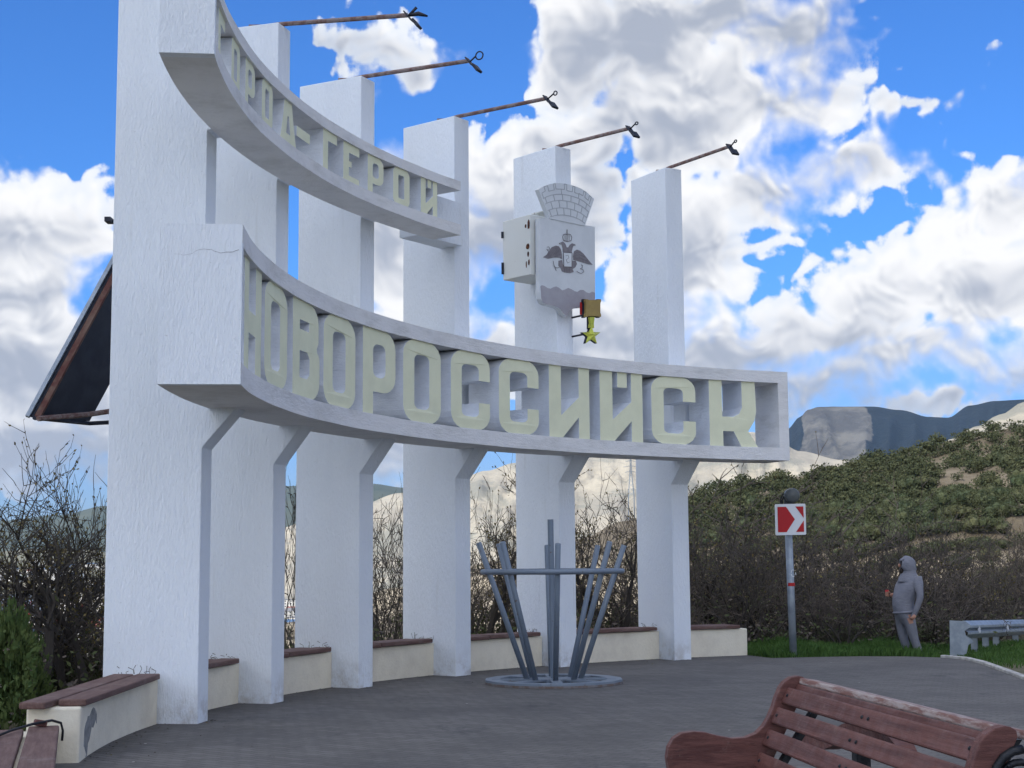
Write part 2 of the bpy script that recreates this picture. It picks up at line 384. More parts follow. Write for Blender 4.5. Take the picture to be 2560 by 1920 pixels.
def ground_z(x, y):
    s = plaza_s(x, y); D = math.hypot(x, y)
    if s <= 0: z = -.07
    else:
        z = -.07 - .34*max(0, s-.6)/(1+s/70)
        if D > 60: z = max(z, -40)
    w = min(1, max(0, (D-60)/90)); w = w*w*(3-2*w)
    z2 = lerp_tab(D, VAL)
    z = z*(1-w) + z2*w
    if s > .5: z += fbm(x, y, .09, 4)*min(.5, (s-.5)*.2)
    if D > 150 and not (1850 < D < 3350): z += fbm(x, y, .004, 5)*min(14, (D-150)*.02)
    return z
mb = MB(); rings = [0] + [1.5*1.075**i for i in range(122)]
NA = 240; vs = [(0, 0, ground_z(0, 0))]
for r in rings[1:]:
    for a in range(NA):
        t = 2*math.pi*a/NA; x, y = r*math.sin(t), r*math.cos(t); vs.append((x, y, ground_z(x, y)))
fs = [(0, 1+(a+1) % NA, 1+a) for a in range(NA)]
for i in range(len(rings)-2):
    b = 1+i*NA
    for a in range(NA): fs.append((b+a, b+(a+1) % NA, b+NA+(a+1) % NA, b+NA+a))
mb.add(vs, fs); g = mb.build('ground', M_soil, smooth=True); tag(g, kind='structure')

# plaza of small pavers: one sheet on the ground
TE = -.392                               # angle of the bench wall's right end
edge = [cyl(RP+.9, -2.05+i*(TE+2.05)/40, 0) for i in range(41)]
far = [ground(1930, 1645), ground(2040, 1642.5), ground(2150, 1640.5), ground(2260, 1641), ground(2350, 1643.5), ground(2410, 1649), ground(2450, 1659), ground(2500, 1677), ground(2560, 1700), ground(2640, 1730), ground(2760, 1790)]
right = [Vector((9, 10, 0)), Vector((12, 2, 0)), Vector((14, -12, 0)), Vector((-9, -12, 0)), Vector((-5.2, 2, 0))]
outl = edge + far + right
me = bpy.data.meshes.new('pavement'); bmq = bmesh.new()
vv = [bmq.verts.new((p.x, p.y, 0)) for p in outl]; bmq.faces.new(vv); bmesh.ops.triangulate(bmq, faces=bmq.faces)
bmesh.ops.recalc_face_normals(bmq, faces=bmq.faces); bmq.to_mesh(me); bmq.free()
if me.polygons[0].normal.z < 0: me.flip_normals()
me.materials.append(M_paver); pav = bpy.data.objects.new('pavement', me); col.objects.link(pav); tag(pav, kind='structure')
# kerb down the right-hand side
kp = far[4:] + right[:1]
kr = empty('kerb'); tag(kr, kind='structure')
def kerb_stone(a, b, nrm, w=.10, h=.04):
    q = MB(); o = nrm*w
    q.hexa([a+Vector((0, 0, -.1)), b+Vector((0, 0, -.1)), b+o+Vector((0, 0, -.1)), a+o+Vector((0, 0, -.1)),
            a+Vector((0, 0, h)), b+Vector((0, 0, h)), b+o+Vector((0, 0, h)), a+o+Vector((0, 0, h))])
    q.build('kerb_stone', M_kerb, kr, bevel=.012)
L = 0
for a, b in zip(kp, kp[1:]):
    d = b-a; k = max(1, round(d.length/.9)); nn = Vector((-d.y, d.x, 0)).normalized()
    if nn.x < 0 and nn.y < 0: nn = -nn
    for i in range(k):
        kerb_stone(a+d*(i/k)+d.normalized()*.006, a+d*((i+1)/k)-d.normalized()*.006, nn)

# ---- distant relief: ridges with real depth
def ridge(name, mt, sky_px, d_foot, d_crest, z_foot, nz=.02, nu=150, nv=36, s=.006, back=.4, rock=None, wob=0, gul=0):
    tab = []
    for (x, y) in sky_px:
        d = ray(x, y); tab.append((d.x, d.z))
    u0, u1 = tab[0][0], tab[-1][0]; vs = []
    vals = []
    for i in range(nu+1):
        u = u0 + (u1-u0)*i/nu
        e = lerp_tab(u, tab)
        dc = d_crest*(1 + wob*mnoise.noise(Vector((u*9, 5.5, 1))))
        for j in range(nv+1):
            t = j/nv
            if t <= .8:
                q = t/.8; D = d_foot + (dc-d_foot)*q
                zc = EYE + e*dc; z = z_foot + (zc-z_foot)*(q**1.15)
                amp = nz*(zc-z_foot)*min(1, q*3)*min(1, (1-q)*4+.06)
                x = u*D; z += amp*fbm(x, D, s, 7)
            else:
                q = (t-.8)/.2; D = dc*(1+back*q); zc = EYE + e*dc; z = zc + (z_foot-zc)*q*q; x = u*D
            if gul and t <= .8: z -= gul*(zc-z_foot)*min(1, q*4)*min(1, (1-q)*6)*abs(mnoise.noise(Vector((u*75+.35*math.sin(q*6+u*40), q*1.1, 3))))
            vs.append((x, D, z)); vals.append(rock(u, t, z) if rock else 0)
    ridge.last = (u0, u1, nu, nv, vs)
    fs = [(i*(nv+1)+j, (i+1)*(nv+1)+j, (i+1)*(nv+1)+j+1, i*(nv+1)+j+1) for i in range(nu) for j in range(nv)]
    m = MB(); m.add(vs, fs); o = m.build(name, mt, smooth=True, recalc=False); tag(o, kind='structure')
    if rock:
        a = o.data.attributes.new('rock', 'FLOAT', 'POINT'); a.data.foreach_set('value', vals)
    return o
def hill_col(k):
    c = k.mix(k.step(k.noise(k.pos, .06, 8, .72), .38, .62), (.10, .082, .055), (.165, .14, .105))
    c = k.mix(k.step(k.noise(k.pos, .035, 7, .7), .56, .68), c, (.085, .088, .042))
    sp3 = k.new('ShaderNodeSeparateXYZ'); k.l.new(k.pos, sp3.inputs[0])
    cut = k.m('MULTIPLY', k.step(sp3.outputs[2], 3, -1), k.step(k.noise(k.pos, .05, 6, .65), .44, .52))
    return k.mix(cut, c, (.36, .31, .23))
M_hill = mat('dry_hill_grass', hill_col, .95, bump=lambda k: (k.noise(k.pos, .5, 6, .7), .8, 1.0))
def chalk_col(k):
    v = k.vm('MULTIPLY', k.pos, (1, .6, 3.2))
    c = k.mix(k.step(k.noise(v, .006, 8, .68), .38, .62), (.44, .40, .32), (.32, .295, .245))
    c = k.mix(k.m('MULTIPLY', k.step(k.noise(v, .0042, 7, .7, dist=.5), .50, .60), .8), c, (.235, .235, .20))
    return c
M_chalk = mat('chalk_quarry', chalk_col, .95, bump=lambda k: (k.noise(k.pos, .03, 7, .7), 1, 12))
def attr(k, nm):
    a = k.new('ShaderNodeAttribute'); a.attribute_name = nm; return a.outputs['Fac']
def mount_col(k):
    f = k.mix(k.noise(k.pos, .01, 6, .7), (.007, .014, .024), (.012, .021, .030))  # cloud shade on the mountain is put into this dark bluish forest colour
    rk = k.mix(k.step(k.noise(k.vm('MULTIPLY', k.pos, (1, 1, 2)), .007, 8, .72), .38, .62), (.07, .07, .072), (.14, .136, .125))
    e = k.m('ADD', attr(k, 'rock'), k.m('MULTIPLY', k.m('SUBTRACT', k.noise(k.pos, .004, 7, .68), .5), 1.6))
    return k.mix(k.step(e, .42, .58), f, rk)
M_mount = mat('forested_mountain', mount_col, .95, bump=lambda k: (k.noise(k.pos, .02, 7, .7), 1, 18))
M_far = mat('far_ridge_forest', var((.045, .06, .045), (.075, .085, .06), .004), .95)
def rk_mount(u, t, z):
    a = ray(1990, 1100).x; b = ray(2185, 1100).x
    u += .006*mnoise.noise(Vector((t*9, u*60, 2))); w = min(1, max(0, (u-a)/.006))*min(1, max(0, (b-u)/.008))
    hi = max(0, min(1, (t-.2)/.15))
    return w*(.35+.65*min(1, max(0, (t-.48)/.12)))*hi
ridge('far_ridge', M_far, [(-900,1330),(-400,1325),(0,1300),(150,1285),(265,1262),(400,1235),(700,1212),(930,1206),(1010,1216),(1200,1262),(1400,1300),(1500,1330)], 4600, 6500, -20, .10, 140, 26, .0012)
ridge('table_mountain', M_mount, [(1150,1470),(1500,1290),(1700,1190),(1850,1130),(1968,1072),(2000,1042),(2020,1024),(2045,1018),(2100,1018),(2180,1018),(2250,1026),(2320,1042),(2370,1044),(2425,1014),(2490,1003),(2560,1000),(2800,990),(3400,1040)], 3300, 5200, -60, .16, 320, 60, .0016, rock=rk_mount, gul=.22)
ridge('chalk_ridge', M_chalk, [(150,1490),(400,1420),(650,1330),(900,1262),(1000,1232),(1150,1196),(1215,1176),(1290,1156),(1400,1132),(1600,1112),(1800,1094),(1880,1080),(1940,1100),(2000,1128),(2100,1150),(2200,1165),(2350,1200),(2600,1250)], 1900, 3100, -60, .22, 260, 50, .003, gul=.16)
ridge('chalk_slope', M_chalk, [(2050,1500),(2200,1250),(2300,1150),(2380,1098),(2440,1066),(2500,1036),(2560,1004),(2640,965),(2800,920),(3300,900)], 700, 1250, -25, .10, 80, 30, .006)
HILL_PX = [(350,1660),(700,1570),(1000,1470),(1250,1400),(1450,1345),(1560,1300),(1650,1268),(1750,1238),(1850,1208),(1950,1194),(2080,1176),(2200,1154),(2300,1124),(2400,1096),(2480,1078),(2560,1066),(2700,1016),(3000,960),(3500,930)]
HF, HC, HZ = 85, 285, -16
ridge('juniper_hill', M_hill, HILL_PX, HF, HC, HZ, .09, 200, 44, .03)
HG = ridge.last
# water of the bay, a sheet lying in the valley
bm_ = MB(); ba = [R(-40) + R(46)*i/40 for i in range(41)]
vs = [(r*math.sin(a), r*math.cos(a), -63.0) for r in (1880, 3400) for a in ba]
bm_.add(vs, [(i, i+1, 41+i+1, 41+i) for i in range(40)])
M_bay = mat('bay_water', var((.012, .03, .055), (.02, .042, .07), .004), .25, spec=.5)
tag(bm_.build('bay', M_bay), kind='structure')

# cloud added high above and behind the camera, out of view, to shade the hilltop
cl = MB(); cr = random.Random(3)
ccen = Vector((5, -12, 0)) + SUND*(440/SUND.z)
for i in range(26):
    a, q = cr.uniform(0, 6.283), math.sqrt(cr.random())
    c = ccen + Vector((math.cos(a)*q*42, math.sin(a)*q*40, cr.uniform(-4, 14)*(1-q)))
    s = cr.uniform(22, 34)*(1-.35*q)
    tmp = bmesh.new(); bmesh.ops.create_icosphere(tmp, subdivisions=3, radius=1)
    vs = []
    for v in tmp.verts:
        k = 1 + .22*mnoise.fractal(v.co*1.7+Vector((i*7, 0, 0)), .8, 2.1, 4)
        vs.append(c + Vector((v.co.x*s*k, v.co.y*s*k, v.co.z*s*k*.45)))
    fi = [[v.index for v in f.verts] for f in tmp.faces]; tmp.free(); cl.add(vs, fi)
mc = bpy.data.materials.new('shade_cloud_vapour'); mc.use_nodes = True; t = mc.node_tree; t.nodes.clear(); k = NT(t)
d1 = k.new('ShaderNodeBsdfDiffuse'); d1.inputs[0].default_value = (.95, .95, .96, 1)
d2 = k.new('ShaderNodeBsdfTranslucent'); d2.inputs[0].default_value = (.95, .95, .97, 1)
mx = k.new('ShaderNodeMixShader'); mx.inputs[0].default_value = .55; k.l.new(d1.outputs[0], mx.inputs[1]); k.l.new(d2.outputs[0], mx.inputs[2])
o_ = k.new('ShaderNodeOutputMaterial'); k.l.new(mx.outputs[0], o_.inputs[0])
tag(cl.build('shade_cloud', mc, smooth=True), kind='structure')

# haze
hz = MB(); hz.box((0, 2600, 190), (15000, 12400, 530))
mh = bpy.data.materials.new('haze_air'); mh.use_nodes = True; t = mh.node_tree; t.nodes.clear(); k = NT(t)
pv = k.new('ShaderNodeVolumePrincipled'); pv.inputs['Color'].default_value = (.34, .60, 1, 1); pv.inputs['Density'].default_value = 2.2e-5; pv.inputs['Anisotropy'].default_value = .2
o_ = k.new('ShaderNodeOutputMaterial'); k.l.new(pv.outputs[0], o_.inputs['Volume'])
mh.cycles.homogeneous_volume = True
HAZE = True
if HAZE: tag(hz.build('haze', mh), kind='stuff')
# ------------------------------------------------------------------ the monument
TH = [-1.4543, -1.2742, -1.091, -.9039, -.715, -.5199]
PL, PW, ZT, RC = 1.0234, .341, 8.2391, 11.7311
ZK = [2.84, 2.80, 2.80, 2.83, 2.85, 2.87]
RB, RF1, ZB, ZBT, A0_, A1_ = 12.0267, 11.2803, 3.2526, 4.7333, -1.6524, -.3786
RF2, ZU0, ZU1, B0_ = 11.5297, 6.2471, 7.029, -1.6782
RBK = RB                                  # back of both beams; the pylons reach forward to it
mon = empty('city_monument', (0, 0, 0))
tag(mon, 'tall white stuccoed monument of six pylons carrying two curved lettered beams beside the plaza', 'monument')
for i, th in enumerate(TH):
    q = MB(); j = rnd.uniform(-.006, .006)
    prof = [(RP+PL, -.35), (RP, -.35), (RP, ZK[i]), (RC, ZB), (RC, ZB+.02), (RB-.05, ZB+.02), (RB-.05, ZBT-.02), (RP, ZBT-.015)] + ([(RP, ZU0+.015), (RB-.05, ZU0+.02), (RB-.05, ZU1-.02), (RP, ZU1-.015)] if i < 3 else []) + [(RP, ZT), (RP+PL, ZT)]
    q.prism([prof], lambda u, v, d: cyl(u, th, v, d), -PW/2+j, PW/2+j)
    q.build('pylon', M_stucco, mon, bevel=.014)
def rrect(x0, y0, x1, y1, rx, ry, n=5):
    out = []
    for cx, cy, a0 in ((x1-rx, y0+ry, -90), (x1-rx, y1-ry, 0), (x0+rx, y1-ry, 90), (x0+rx, y0+ry, 180)):
        for k in range(n+1):
            a = R(a0+90*k/n); out.append((cx+rx*math.cos(a), cy+ry*math.sin(a)))
    return out
def arc(cx, cy, rx, ry, a0, a1, n=5):
    return [(cx+rx*math.cos(R(a0+(a1-a0)*k/n)), cy+ry*math.sin(R(a0+(a1-a0)*k/n))) for k in range(n+1)]
GL = {
 'N': [[(0,-.01),(.3,-.01),(.3,.36),(.7,.36),(.7,-.01),(1,-.01),(1,1.01),(.7,1.01),(.7,.56),(.3,.56),(.3,1.01),(0,1.01)]],
 'O': [rrect(0,-.012,1,1.012,.36,.20), rrect(.30,.16,.70,.83,.13,.07)],
 'V': [[(0,-.01),(.6,-.01)]+arc(.62,.20,.38,.21,-85,0)+[(1,.40)]+arc(.80,.42,.2,.12,10,55,3)+[(.90,.56)]+[(.96,.62),(.96,.80)]+arc(.60,.81,.36,.20,5,90)+[(0,1.01)],
       [(.27,.20),(.55,.20),(.64,.25),(.64,.42),(.56,.48),(.27,.48)], [(.27,.70),(.62,.70),(.62,.80),(.27,.80)]],
 'R': [[(0,-.01),(.32,-.01),(.32,.27),(.58,.27)]+arc(.62,.47,.38,.20,-90,0)+arc(.62,.81,.38,.20,0,90)+[(0,1.01)], rrect(.32,.44,.70,.83,.14,.08)],
 'S': [[(1,.35)]+arc(.64,.19,.36,.20,0,-90)+arc(.36,.19,.36,.20,-90,-180)+arc(.36,.81,.36,.20,180,90)+arc(.64,.81,.36,.20,90,0)+[(1,.64),(.72,.64)]+arc(.60,.77,.12,.06,0,90,3)+arc(.40,.77,.12,.06,90,180,3)+arc(.40,.22,.12,.06,180,270,3)+arc(.60,.22,.12,.06,270,360,3)+[(.72,.35)]],
 'I': [[(0,-.01),(.32,-.01),(.74,.30),(.74,-.01),(1,-.01),(1,1.01),(.74,1.01),(.74,.58),(.30,.31),(.30,1.01),(0,1.01)]],
 'J': [[(0,-.01),(.32,-.01),(.74,.30),(.74,-.01),(1,-.01),(1,1.01),(.74,1.01),(.74,.58),(.30,.31),(.30,1.01),(0,1.01)]],
 'K': [[(0,-.01),(.28,-.01),(.28,.23),(.5,.23),(.66,-.01),(1,-.01),(.80,.24),(.93,.40),(.97,.55),(.95,1.01),(.68,1.01),(.68,.60),(.62,.50),(.50,.45),(.27,.45),(.27,1.01),(0,1.01)]],
 'G': [[(0,-.01),(.36,-.01),(.36,.76),(1,.76),(1,1.01),(0,1.01)]],
 'E': [[(0,-.01),(1,-.01),(1,.17),(.36,.17),(.36,.40),(.52,.40),(.52,.55),(.36,.55),(.36,.77),(1,.77),(1,1.01),(0,1.01)]],
 'D': [[(-.08,-.01),(1.08,-.01),(.86,.60),(.76,1.01),(.24,1.01),(.14,.60)], [(.36,.24),(.66,.24),(.56,.66),(.46,.66)]],
 '-': [[(0,.36),(1,.36),(1,.60),(0,.60)]],
 'o': [rrect(0,-.012,1,1.012,.28,.16), rrect(.32,.18,.68,.82,.06,.05)],
}
def beam(zb, zt, rf, rb, a0, a1, nseg, hb, ht, endl, endr, letters, lz, rec):
    root = MB()
    def chord(z0, z1):
        pts = []
        for i in range(nseg+1):
            th = a0+(a1-a0)*i/nseg
            w = lambda k: .006*mnoise.noise(Vector((th*14, z0*3, k)))
            pts += [cyl(rf+w(1), th, z0+w(2)), cyl(rf+w(3), th, z1+w(4)), cyl(rb, th, z1), cyl(rb, th, z0)]
        fs = []
        for i in range(nseg):
            for k in range(4):
                fs.append((i*4+k, i*4+(k+1) % 4, (i+1)*4+(k+1) % 4, (i+1)*4+k))
        fs += [(0, 1, 2, 3), tuple(nseg*4+k for k in (3, 2, 1, 0))]
        root.add(pts, fs)
    chord(zb, zb+hb); chord(zt-ht, zt)
    def post(t0, t1):
        root.hexa([cyl(rf+.002, t0, zb+hb-.003), cyl(rb-.002, t0, zb+hb-.003), cyl(rb-.002, t1, zb+hb-.003), cyl(rf+.002, t1, zb+hb-.003),
                   cyl(rf+.002, t0, zt-ht+.003), cyl(rb-.002, t0, zt-ht+.003), cyl(rb-.002, t1, zt-ht+.003), cyl(rf+.002, t1, zt-ht+.003)])
    if endl: post(a0, a0+endl/rf)
    if endr: post(a1-endr/rf, a1)
    o = root.build('curved_beam', M_chord, mon)
    if endl:                              # plastered end slab, 3 mm proud, sides the left end
        q = MB(); t = a0-.003/rf
        q.hexa([cyl(rf+.001, a0+.01, zb-.001), cyl(rf+.001, t, zb-.001), cyl(rb, t, zb-.001), cyl(rb, a0+.01, zb-.001), cyl(rf+.001, a0+.01, zt+.001), cyl(rf+.001, t, zt+.001), cyl(rb, t, zt+.001), cyl(rb, a0+.01, zt+.001)])
        es = q.build('end_slab', M_stucco, o)
        if rf < RF2:
            r2 = random.Random(4); q = MB(); tt = t-.0035/rf; prev = None
            for i in range(22):
                u = i/21; p = (rf+.03+u*(rb-rf-.16), zt-.235-.02*math.sin(u*9)-.018*r2.random()-.03*u)
                if prev:
                    w = .0022*(1.3-u)
                    q.add([cyl(prev[0], tt, prev[1]-w), cyl(p[0], tt, p[1]-w), cyl(p[0], tt, p[1]+w), cyl(prev[0], tt, prev[1]+w)], [(0, 1, 2, 3)])
                prev = p
            q.build('crack', mat('crack_grey', (.36, .37, .40), .95), es)
    for ch, c, w in letters:
        q = MB(); z0, hh = zb+hb, zt-ht-zb-hb
        fn = lambda u, v, d: cyl(rf+rec+d, c+w*(u-.5), z0+hh*v)
        loops = GL[ch]
        q.prism(loops, fn, 0, min(rb-rf-rec-.012, .56), 0, 1)
        if ch in 'JI' and ch == 'J':
            q.prism([[(.42, .78), (.64, .78), (.64, 1.01), (.42, 1.01)]], fn, .0, .22, 0, 1)
        q.build('letter', [M_letter, M_lside], o)
    return o
words = [('N',-1.566,.082),('O',-1.470,.082),('V',-1.371,.080),('O',-1.278,.084),('R',-1.178,.078),('O',-1.079,.084),('S',-.974,.082),('S',-.8745,.080),('I',-.775,.078),('J',-.676,.080),('S',-.5795,.080),('K',-.4725,.085)]
beam(ZB, ZBT, RF1, RBK, A0_, A1_, 72, .21, .19, .10, .19, words, 0, .035)
B1_ = -.967
words2 = [('G',-1.613,.036),('o',-1.546,.035),('R',-1.490,.034),('o',-1.432,.034),('D',-1.369,.040),('-',-1.327,.036),('G',-1.257,.035),('E',-1.205,.038),('R',-1.148,.036),('o',-1.090,.036),('J',-1.030,.035)]
beam(ZU0, ZU1, RF2, RBK, B0_, B1_, 52, .155, .13, .10, 0, words2, 0, .03)

q = MB()                                  # stub tying the upper beam to the fourth pylon
q.hexa([cyl(r, t, z) for z in (ZU0+.002, ZU1-.14) for r, t in ((RBK-.05, B1_-.03), (RP+.26, B1_-.03), (RP+.26, TH[3]-PW/2/RP+.003), (RBK-.05, TH[3]-PW/2/RP+.003))])
q.build('beam_stub', M_stucco, mon)

# ---- low wall benches between the pylons
RBF, RBB, HB = RP+.42, RP+.86, .455
BENCH_LABEL = ['low cream wall bench at the left front corner with a patch of fallen plaster', 'low cream wall bench between the first and second white pylons', 'low cream wall bench between the second and third white pylons', 'low cream wall bench between the third and fourth white pylons',
  'low cream wall bench between the fourth and fifth white pylons', 'low cream wall bench between the fifth and sixth white pylons', 'low cream wall bench past the sixth pylon ending beside the grass']
ends = [(-1.708, TH[0])] + list(zip(TH, TH[1:])) + [(TH[5], TE)]
def board(a, b, inn, out, z0, z1, root, twist=0):
    """plank from a to b (points on its front edge), depth along inn->out directions"""
    q = MB(); mid = (a+b)/2; d = (b-a); rz = math.atan2(d.y, d.x); L = d.length
    q.box((0, 0, 0), (L, out-inn, z1-z0))
    o = q.build('plank', M_plank, root, bevel=.013)
    nrm = Vector((-d.y, d.x, 0)).normalized()
    if nrm.dot(mid-Vector((CX, CY, 0))) < 0: nrm = -nrm
    o.matrix_world = Matrix.Translation(mid + nrm*((inn+out)/2) + Vector((0, 0, (z0+z1)/2))) @ Matrix.Rotation(rz, 4, 'Z') @ Matrix.Rotation(twist, 4, 'X')
    return o
for k, (ta, tb) in enumerate(ends):
    root = empty('wall_bench'); tag(root, BENCH_LABEL[k], 'bench', 'wall benches between the pylons')
    a0 = ta + (PW/2/RP if k > 0 else 0); a1 = tb - (PW/2/RP if k < 6 else 0)
    q = MB(); n_ = 6; pts = []
    for i in range(n_+1):
        th = a0 + (a1-a0)*i/n_; e = .006*mnoise.noise(Vector((th*30, k, 2)))
        for r, z in ((RBF+.012, -.3), (RBF+e, HB), (RBB, HB), (RBB, -.9)): pts.append(cyl(r, th, z))
    fs = [(i*4+c, i*4+(c+1) % 4, (i+1)*4+(c+1) % 4, (i+1)*4+c) for i in range(n_) for c in range(4)] + [(0, 1, 2, 3), tuple(n_*4+c for c in (3, 2, 1, 0))]
    q.add(pts, fs); q.build('plaster_wall', M_cream, root, bevel=.02 if k in (0, 6) else 0)
    a0 += .002 if k else .004; a1 -= .004 if k < 6 else .012
    A, B = cyl(RBF-.035, a0, 0), cyl(RBF-.035, a1, 0)
    # front course in one or two lengths, back course in one
    cuts = [0, 1] if k in (0, 6) else [0, .42+rnd.uniform(-.06, .06), 1]
    if k in (1, 2, 3, 4, 5) and k != 1:
        pass
    for c0, c1 in zip(cuts, cuts[1:]):
        p0, p1 = A.lerp(B, c0), A.lerp(B, c1); d = (p1-p0).normalized()*.006
        up_ = .01*(c0 > 0)
        board(p0+d, p1-d, 0, .235, HB+.002+up_, HB+.060+up_, root)
    board(A.lerp(B, .01 if k else -.10), A.lerp(B, .985), .262, .475, HB+.006, HB+.062, root, .02)
    if k == 0:                            # where the plaster has come off
        C0 = Vector((0, 0, 0)); q = MB()
        shape = [(0.985,0.000),(0.954,0.095),(0.943,0.237),(0.917,0.294),(0.896,0.314),(0.885,0.342),(0.849,0.337),(0.819,0.380),(0.801,0.394),(0.775,0.380),(0.759,0.351),(0.751,0.314),(0.744,0.351),(0.738,0.314),(0.731,0.190),(0.722,0.048),(0.729,0.038),(0.741,0.171),(0.750,0.275),(0.764,0.247),(0.786,0.214),(0.812,0.228),(0.838,0.133),(0.864,0.104),(0.869,0.000)]
        W0 = cyl(RBF, a0, 0); W1 = cyl(RBF, a1, 0)
        def pf(u, v, d):
            th = a0 + (a1-a0)*(1-u)*1.0; return cyl(RBF+.010*(1-v/HB)-.004+d, th, max(.002, v))
        q.prism([shape], pf, 0, .008); q.build('bare_patch', M_bare, root)
# lower bench carrying on at the left
root = empty('wall_bench'); tag(root, 'lower cream wall bench at the left edge with a broken brown plank', 'bench', 'wall benches between the pylons')
q = MB(); pts = []; aL, aR = -1.98, -1.7105
for i in range(7):
    th = aL + (aR-aL)*i/6
    for r, z in ((RP+.62, -.3), (RP+.60, .27), (RP+1.05, .27), (RP+1.05, -.6)): pts.append(cyl(r, th, z))
fs = [(i*4+c, i*4+(c+1) % 4, (i+1)*4+(c+1) % 4, (i+1)*4+c) for i in range(6) for c in range(4)] + [(0, 1, 2, 3), tuple(24+c for c in (3, 2, 1, 0))]
q.add(pts, fs); q.build('plaster_wall', M_cream, root)
A, B = cyl(RP+.565, aL, 0), cyl(RP+.565, aR-.012, 0)
board(A, B, 0, .24, .272, .33, root); board(A, A.lerp(B, .93), .27, .48, .275, .333, root)
q = MB(); c = cyl(RP+.70, aR-.02, .36); q.box(c, (.10, .07, .05), .5, 0, .2); q.build('broken_stub', M_bench, root, bevel=.01)
cb = MB(); cb.tube([cyl(RP+.98, aR-.10, .345), cyl(RP+.86, aR-.06, .36), cyl(RP+.74, aR-.035, .372), cyl(RP+.62, aR-.014, .372), cyl(RP+.555, aR-.010, .345), cyl(RP+.54, aR-.009, .28), cyl(RP+.545, aR-.009, .20)], .011, 6)
o = cb.build('black_cable', M_cable, smooth=True); tag(o, 'black cable bent over the end of the lower brown bench plank', 'cable')
# dry weed stalks on the planks by the pylons
for k, th in enumerate(TH):
    q = MB()
    for i in range(10):
        r = RBF+rnd.uniform(.0, .45); off = -PW/2-.012
        p = cyl(r, th, HB+.05, off); h_ = rnd.uniform(.02, .10)
        q.tube([p, p+Vector((rnd.uniform(-.03, .03), rnd.uniform(-.03, .03), h_*.6)), p+Vector((rnd.uniform(-.06, .06), rnd.uniform(-.04, .04), h_))], [.003, .0025, .004], 3)
    o = q.build('dry_weeds', M_hair)
    tag(o, 'sparse dry weeds rooted on the bench planks against the %s pylon' % ['first', 'second', 'third', 'fourth', 'fifth', 'sixth'][k], 'weeds', 'dry weeds along the bench', 'stuff')

# ---- floodlight arms on the pylon tops
tips = [None, (1018, 38), (1173, 152), (1366, 246), (1572, 321), (1824, 366)]
ORD = ['first', 'second', 'third', 'fourth', 'fifth', 'sixth']
for i in range(1, 6):
    p0 = cyl(RP+.10, TH[i], ZT+.05, .02)
    inward = (Vector((CX, CY, 0)) - Vector((p0.x, p0.y, 0))).normalized()
    best = None
    for L_ in np.arange(1, 6, .02):
        q_ = p0 + inward*L_; d = ray(*tips[i])
        x = d.x*q_.y
        if best is None or abs(x-q_.x) < best[0]: best = (abs(x-q_.x), L_, EYE+d.z*q_.y)
    tip = p0 + inward*best[1]; tip.z = best[2]
    r_ = empty('floodlight_arm', tuple(p0)); tag(r_, 'rusty floodlight arm jutting from the top of the %s pylon' % ORD[i], 'floodlight', 'floodlight arms on the pylon tops')
    off = -p0
    q = MB(); q.tube([p0-inward*.5+Vector((0, 0, -.02)) + off, p0+off, tip+off], .030, 8); q.box(p0-inward*.3+off+Vector((0,0,-.02)), (.16,.16,.05), 0)
    q.build('pole', M_rust, r_, smooth=False)
    dv = (tip-p0).normalized(); sd_ = Vector((-inward.y, inward.x, 0)); dn = Vector((0, 0, -1))
    q = MB(); t0 = tip+off
    def pl(cn, a, b, c, ha, hb, hc):
        q.hexa([cn-a*ha-b*hb-c*hc, cn+a*ha-b*hb-c*hc, cn+a*ha+b*hb-c*hc, cn-a*ha+b*hb-c*hc, cn-a*ha-b*hb+c*hc, cn+a*ha-b*hb+c*hc, cn+a*ha+b*hb+c*hc, cn-a*ha+b*hb+c*hc])
    dd = (dv*.62+dn*.78).normalized(); nn = (dv*.78-dn*.62).normalized()
    pl(t0+dd*.02, dd, sd_, nn, .075, .05, .008)
    q.build('mounting_plate', M_lampblk, r_)
    q = MB(); pl(t0+dd*.17+nn*.02, dd, sd_, nn, .065, .07, .018)
    q.build('lamp_head', M_lampblk, r_, bevel=.01)
    q = MB()
    if i == 1:
        q.tube([t0+dd*.02+nn*.02, t0+dv*.14+Vector((0, 0, .01)), t0+dv*.26+Vector((0, 0, -.03))], [.02, .03, .012], 6); q.tube([t0+dd*.02, t0+dv*.12+Vector((0, 0, .09))], .02, 6)
    else:
        c = t0+dv*.16+Vector((0, 0, .05)); rr = .055 if i == 2 else .03
        q.tube([c+dv*rr*math.cos(a)+Vector((0, 0, 1))*rr*math.sin(a)*(1 if i < 4 else .7) for a in np.linspace(0, 6.283, 15)], .010, 5)
        q.tube([t0+dd*.02, c-dv*rr], .012, 5)
    q.build('bracket', M_lampblk, r_, smooth=True)

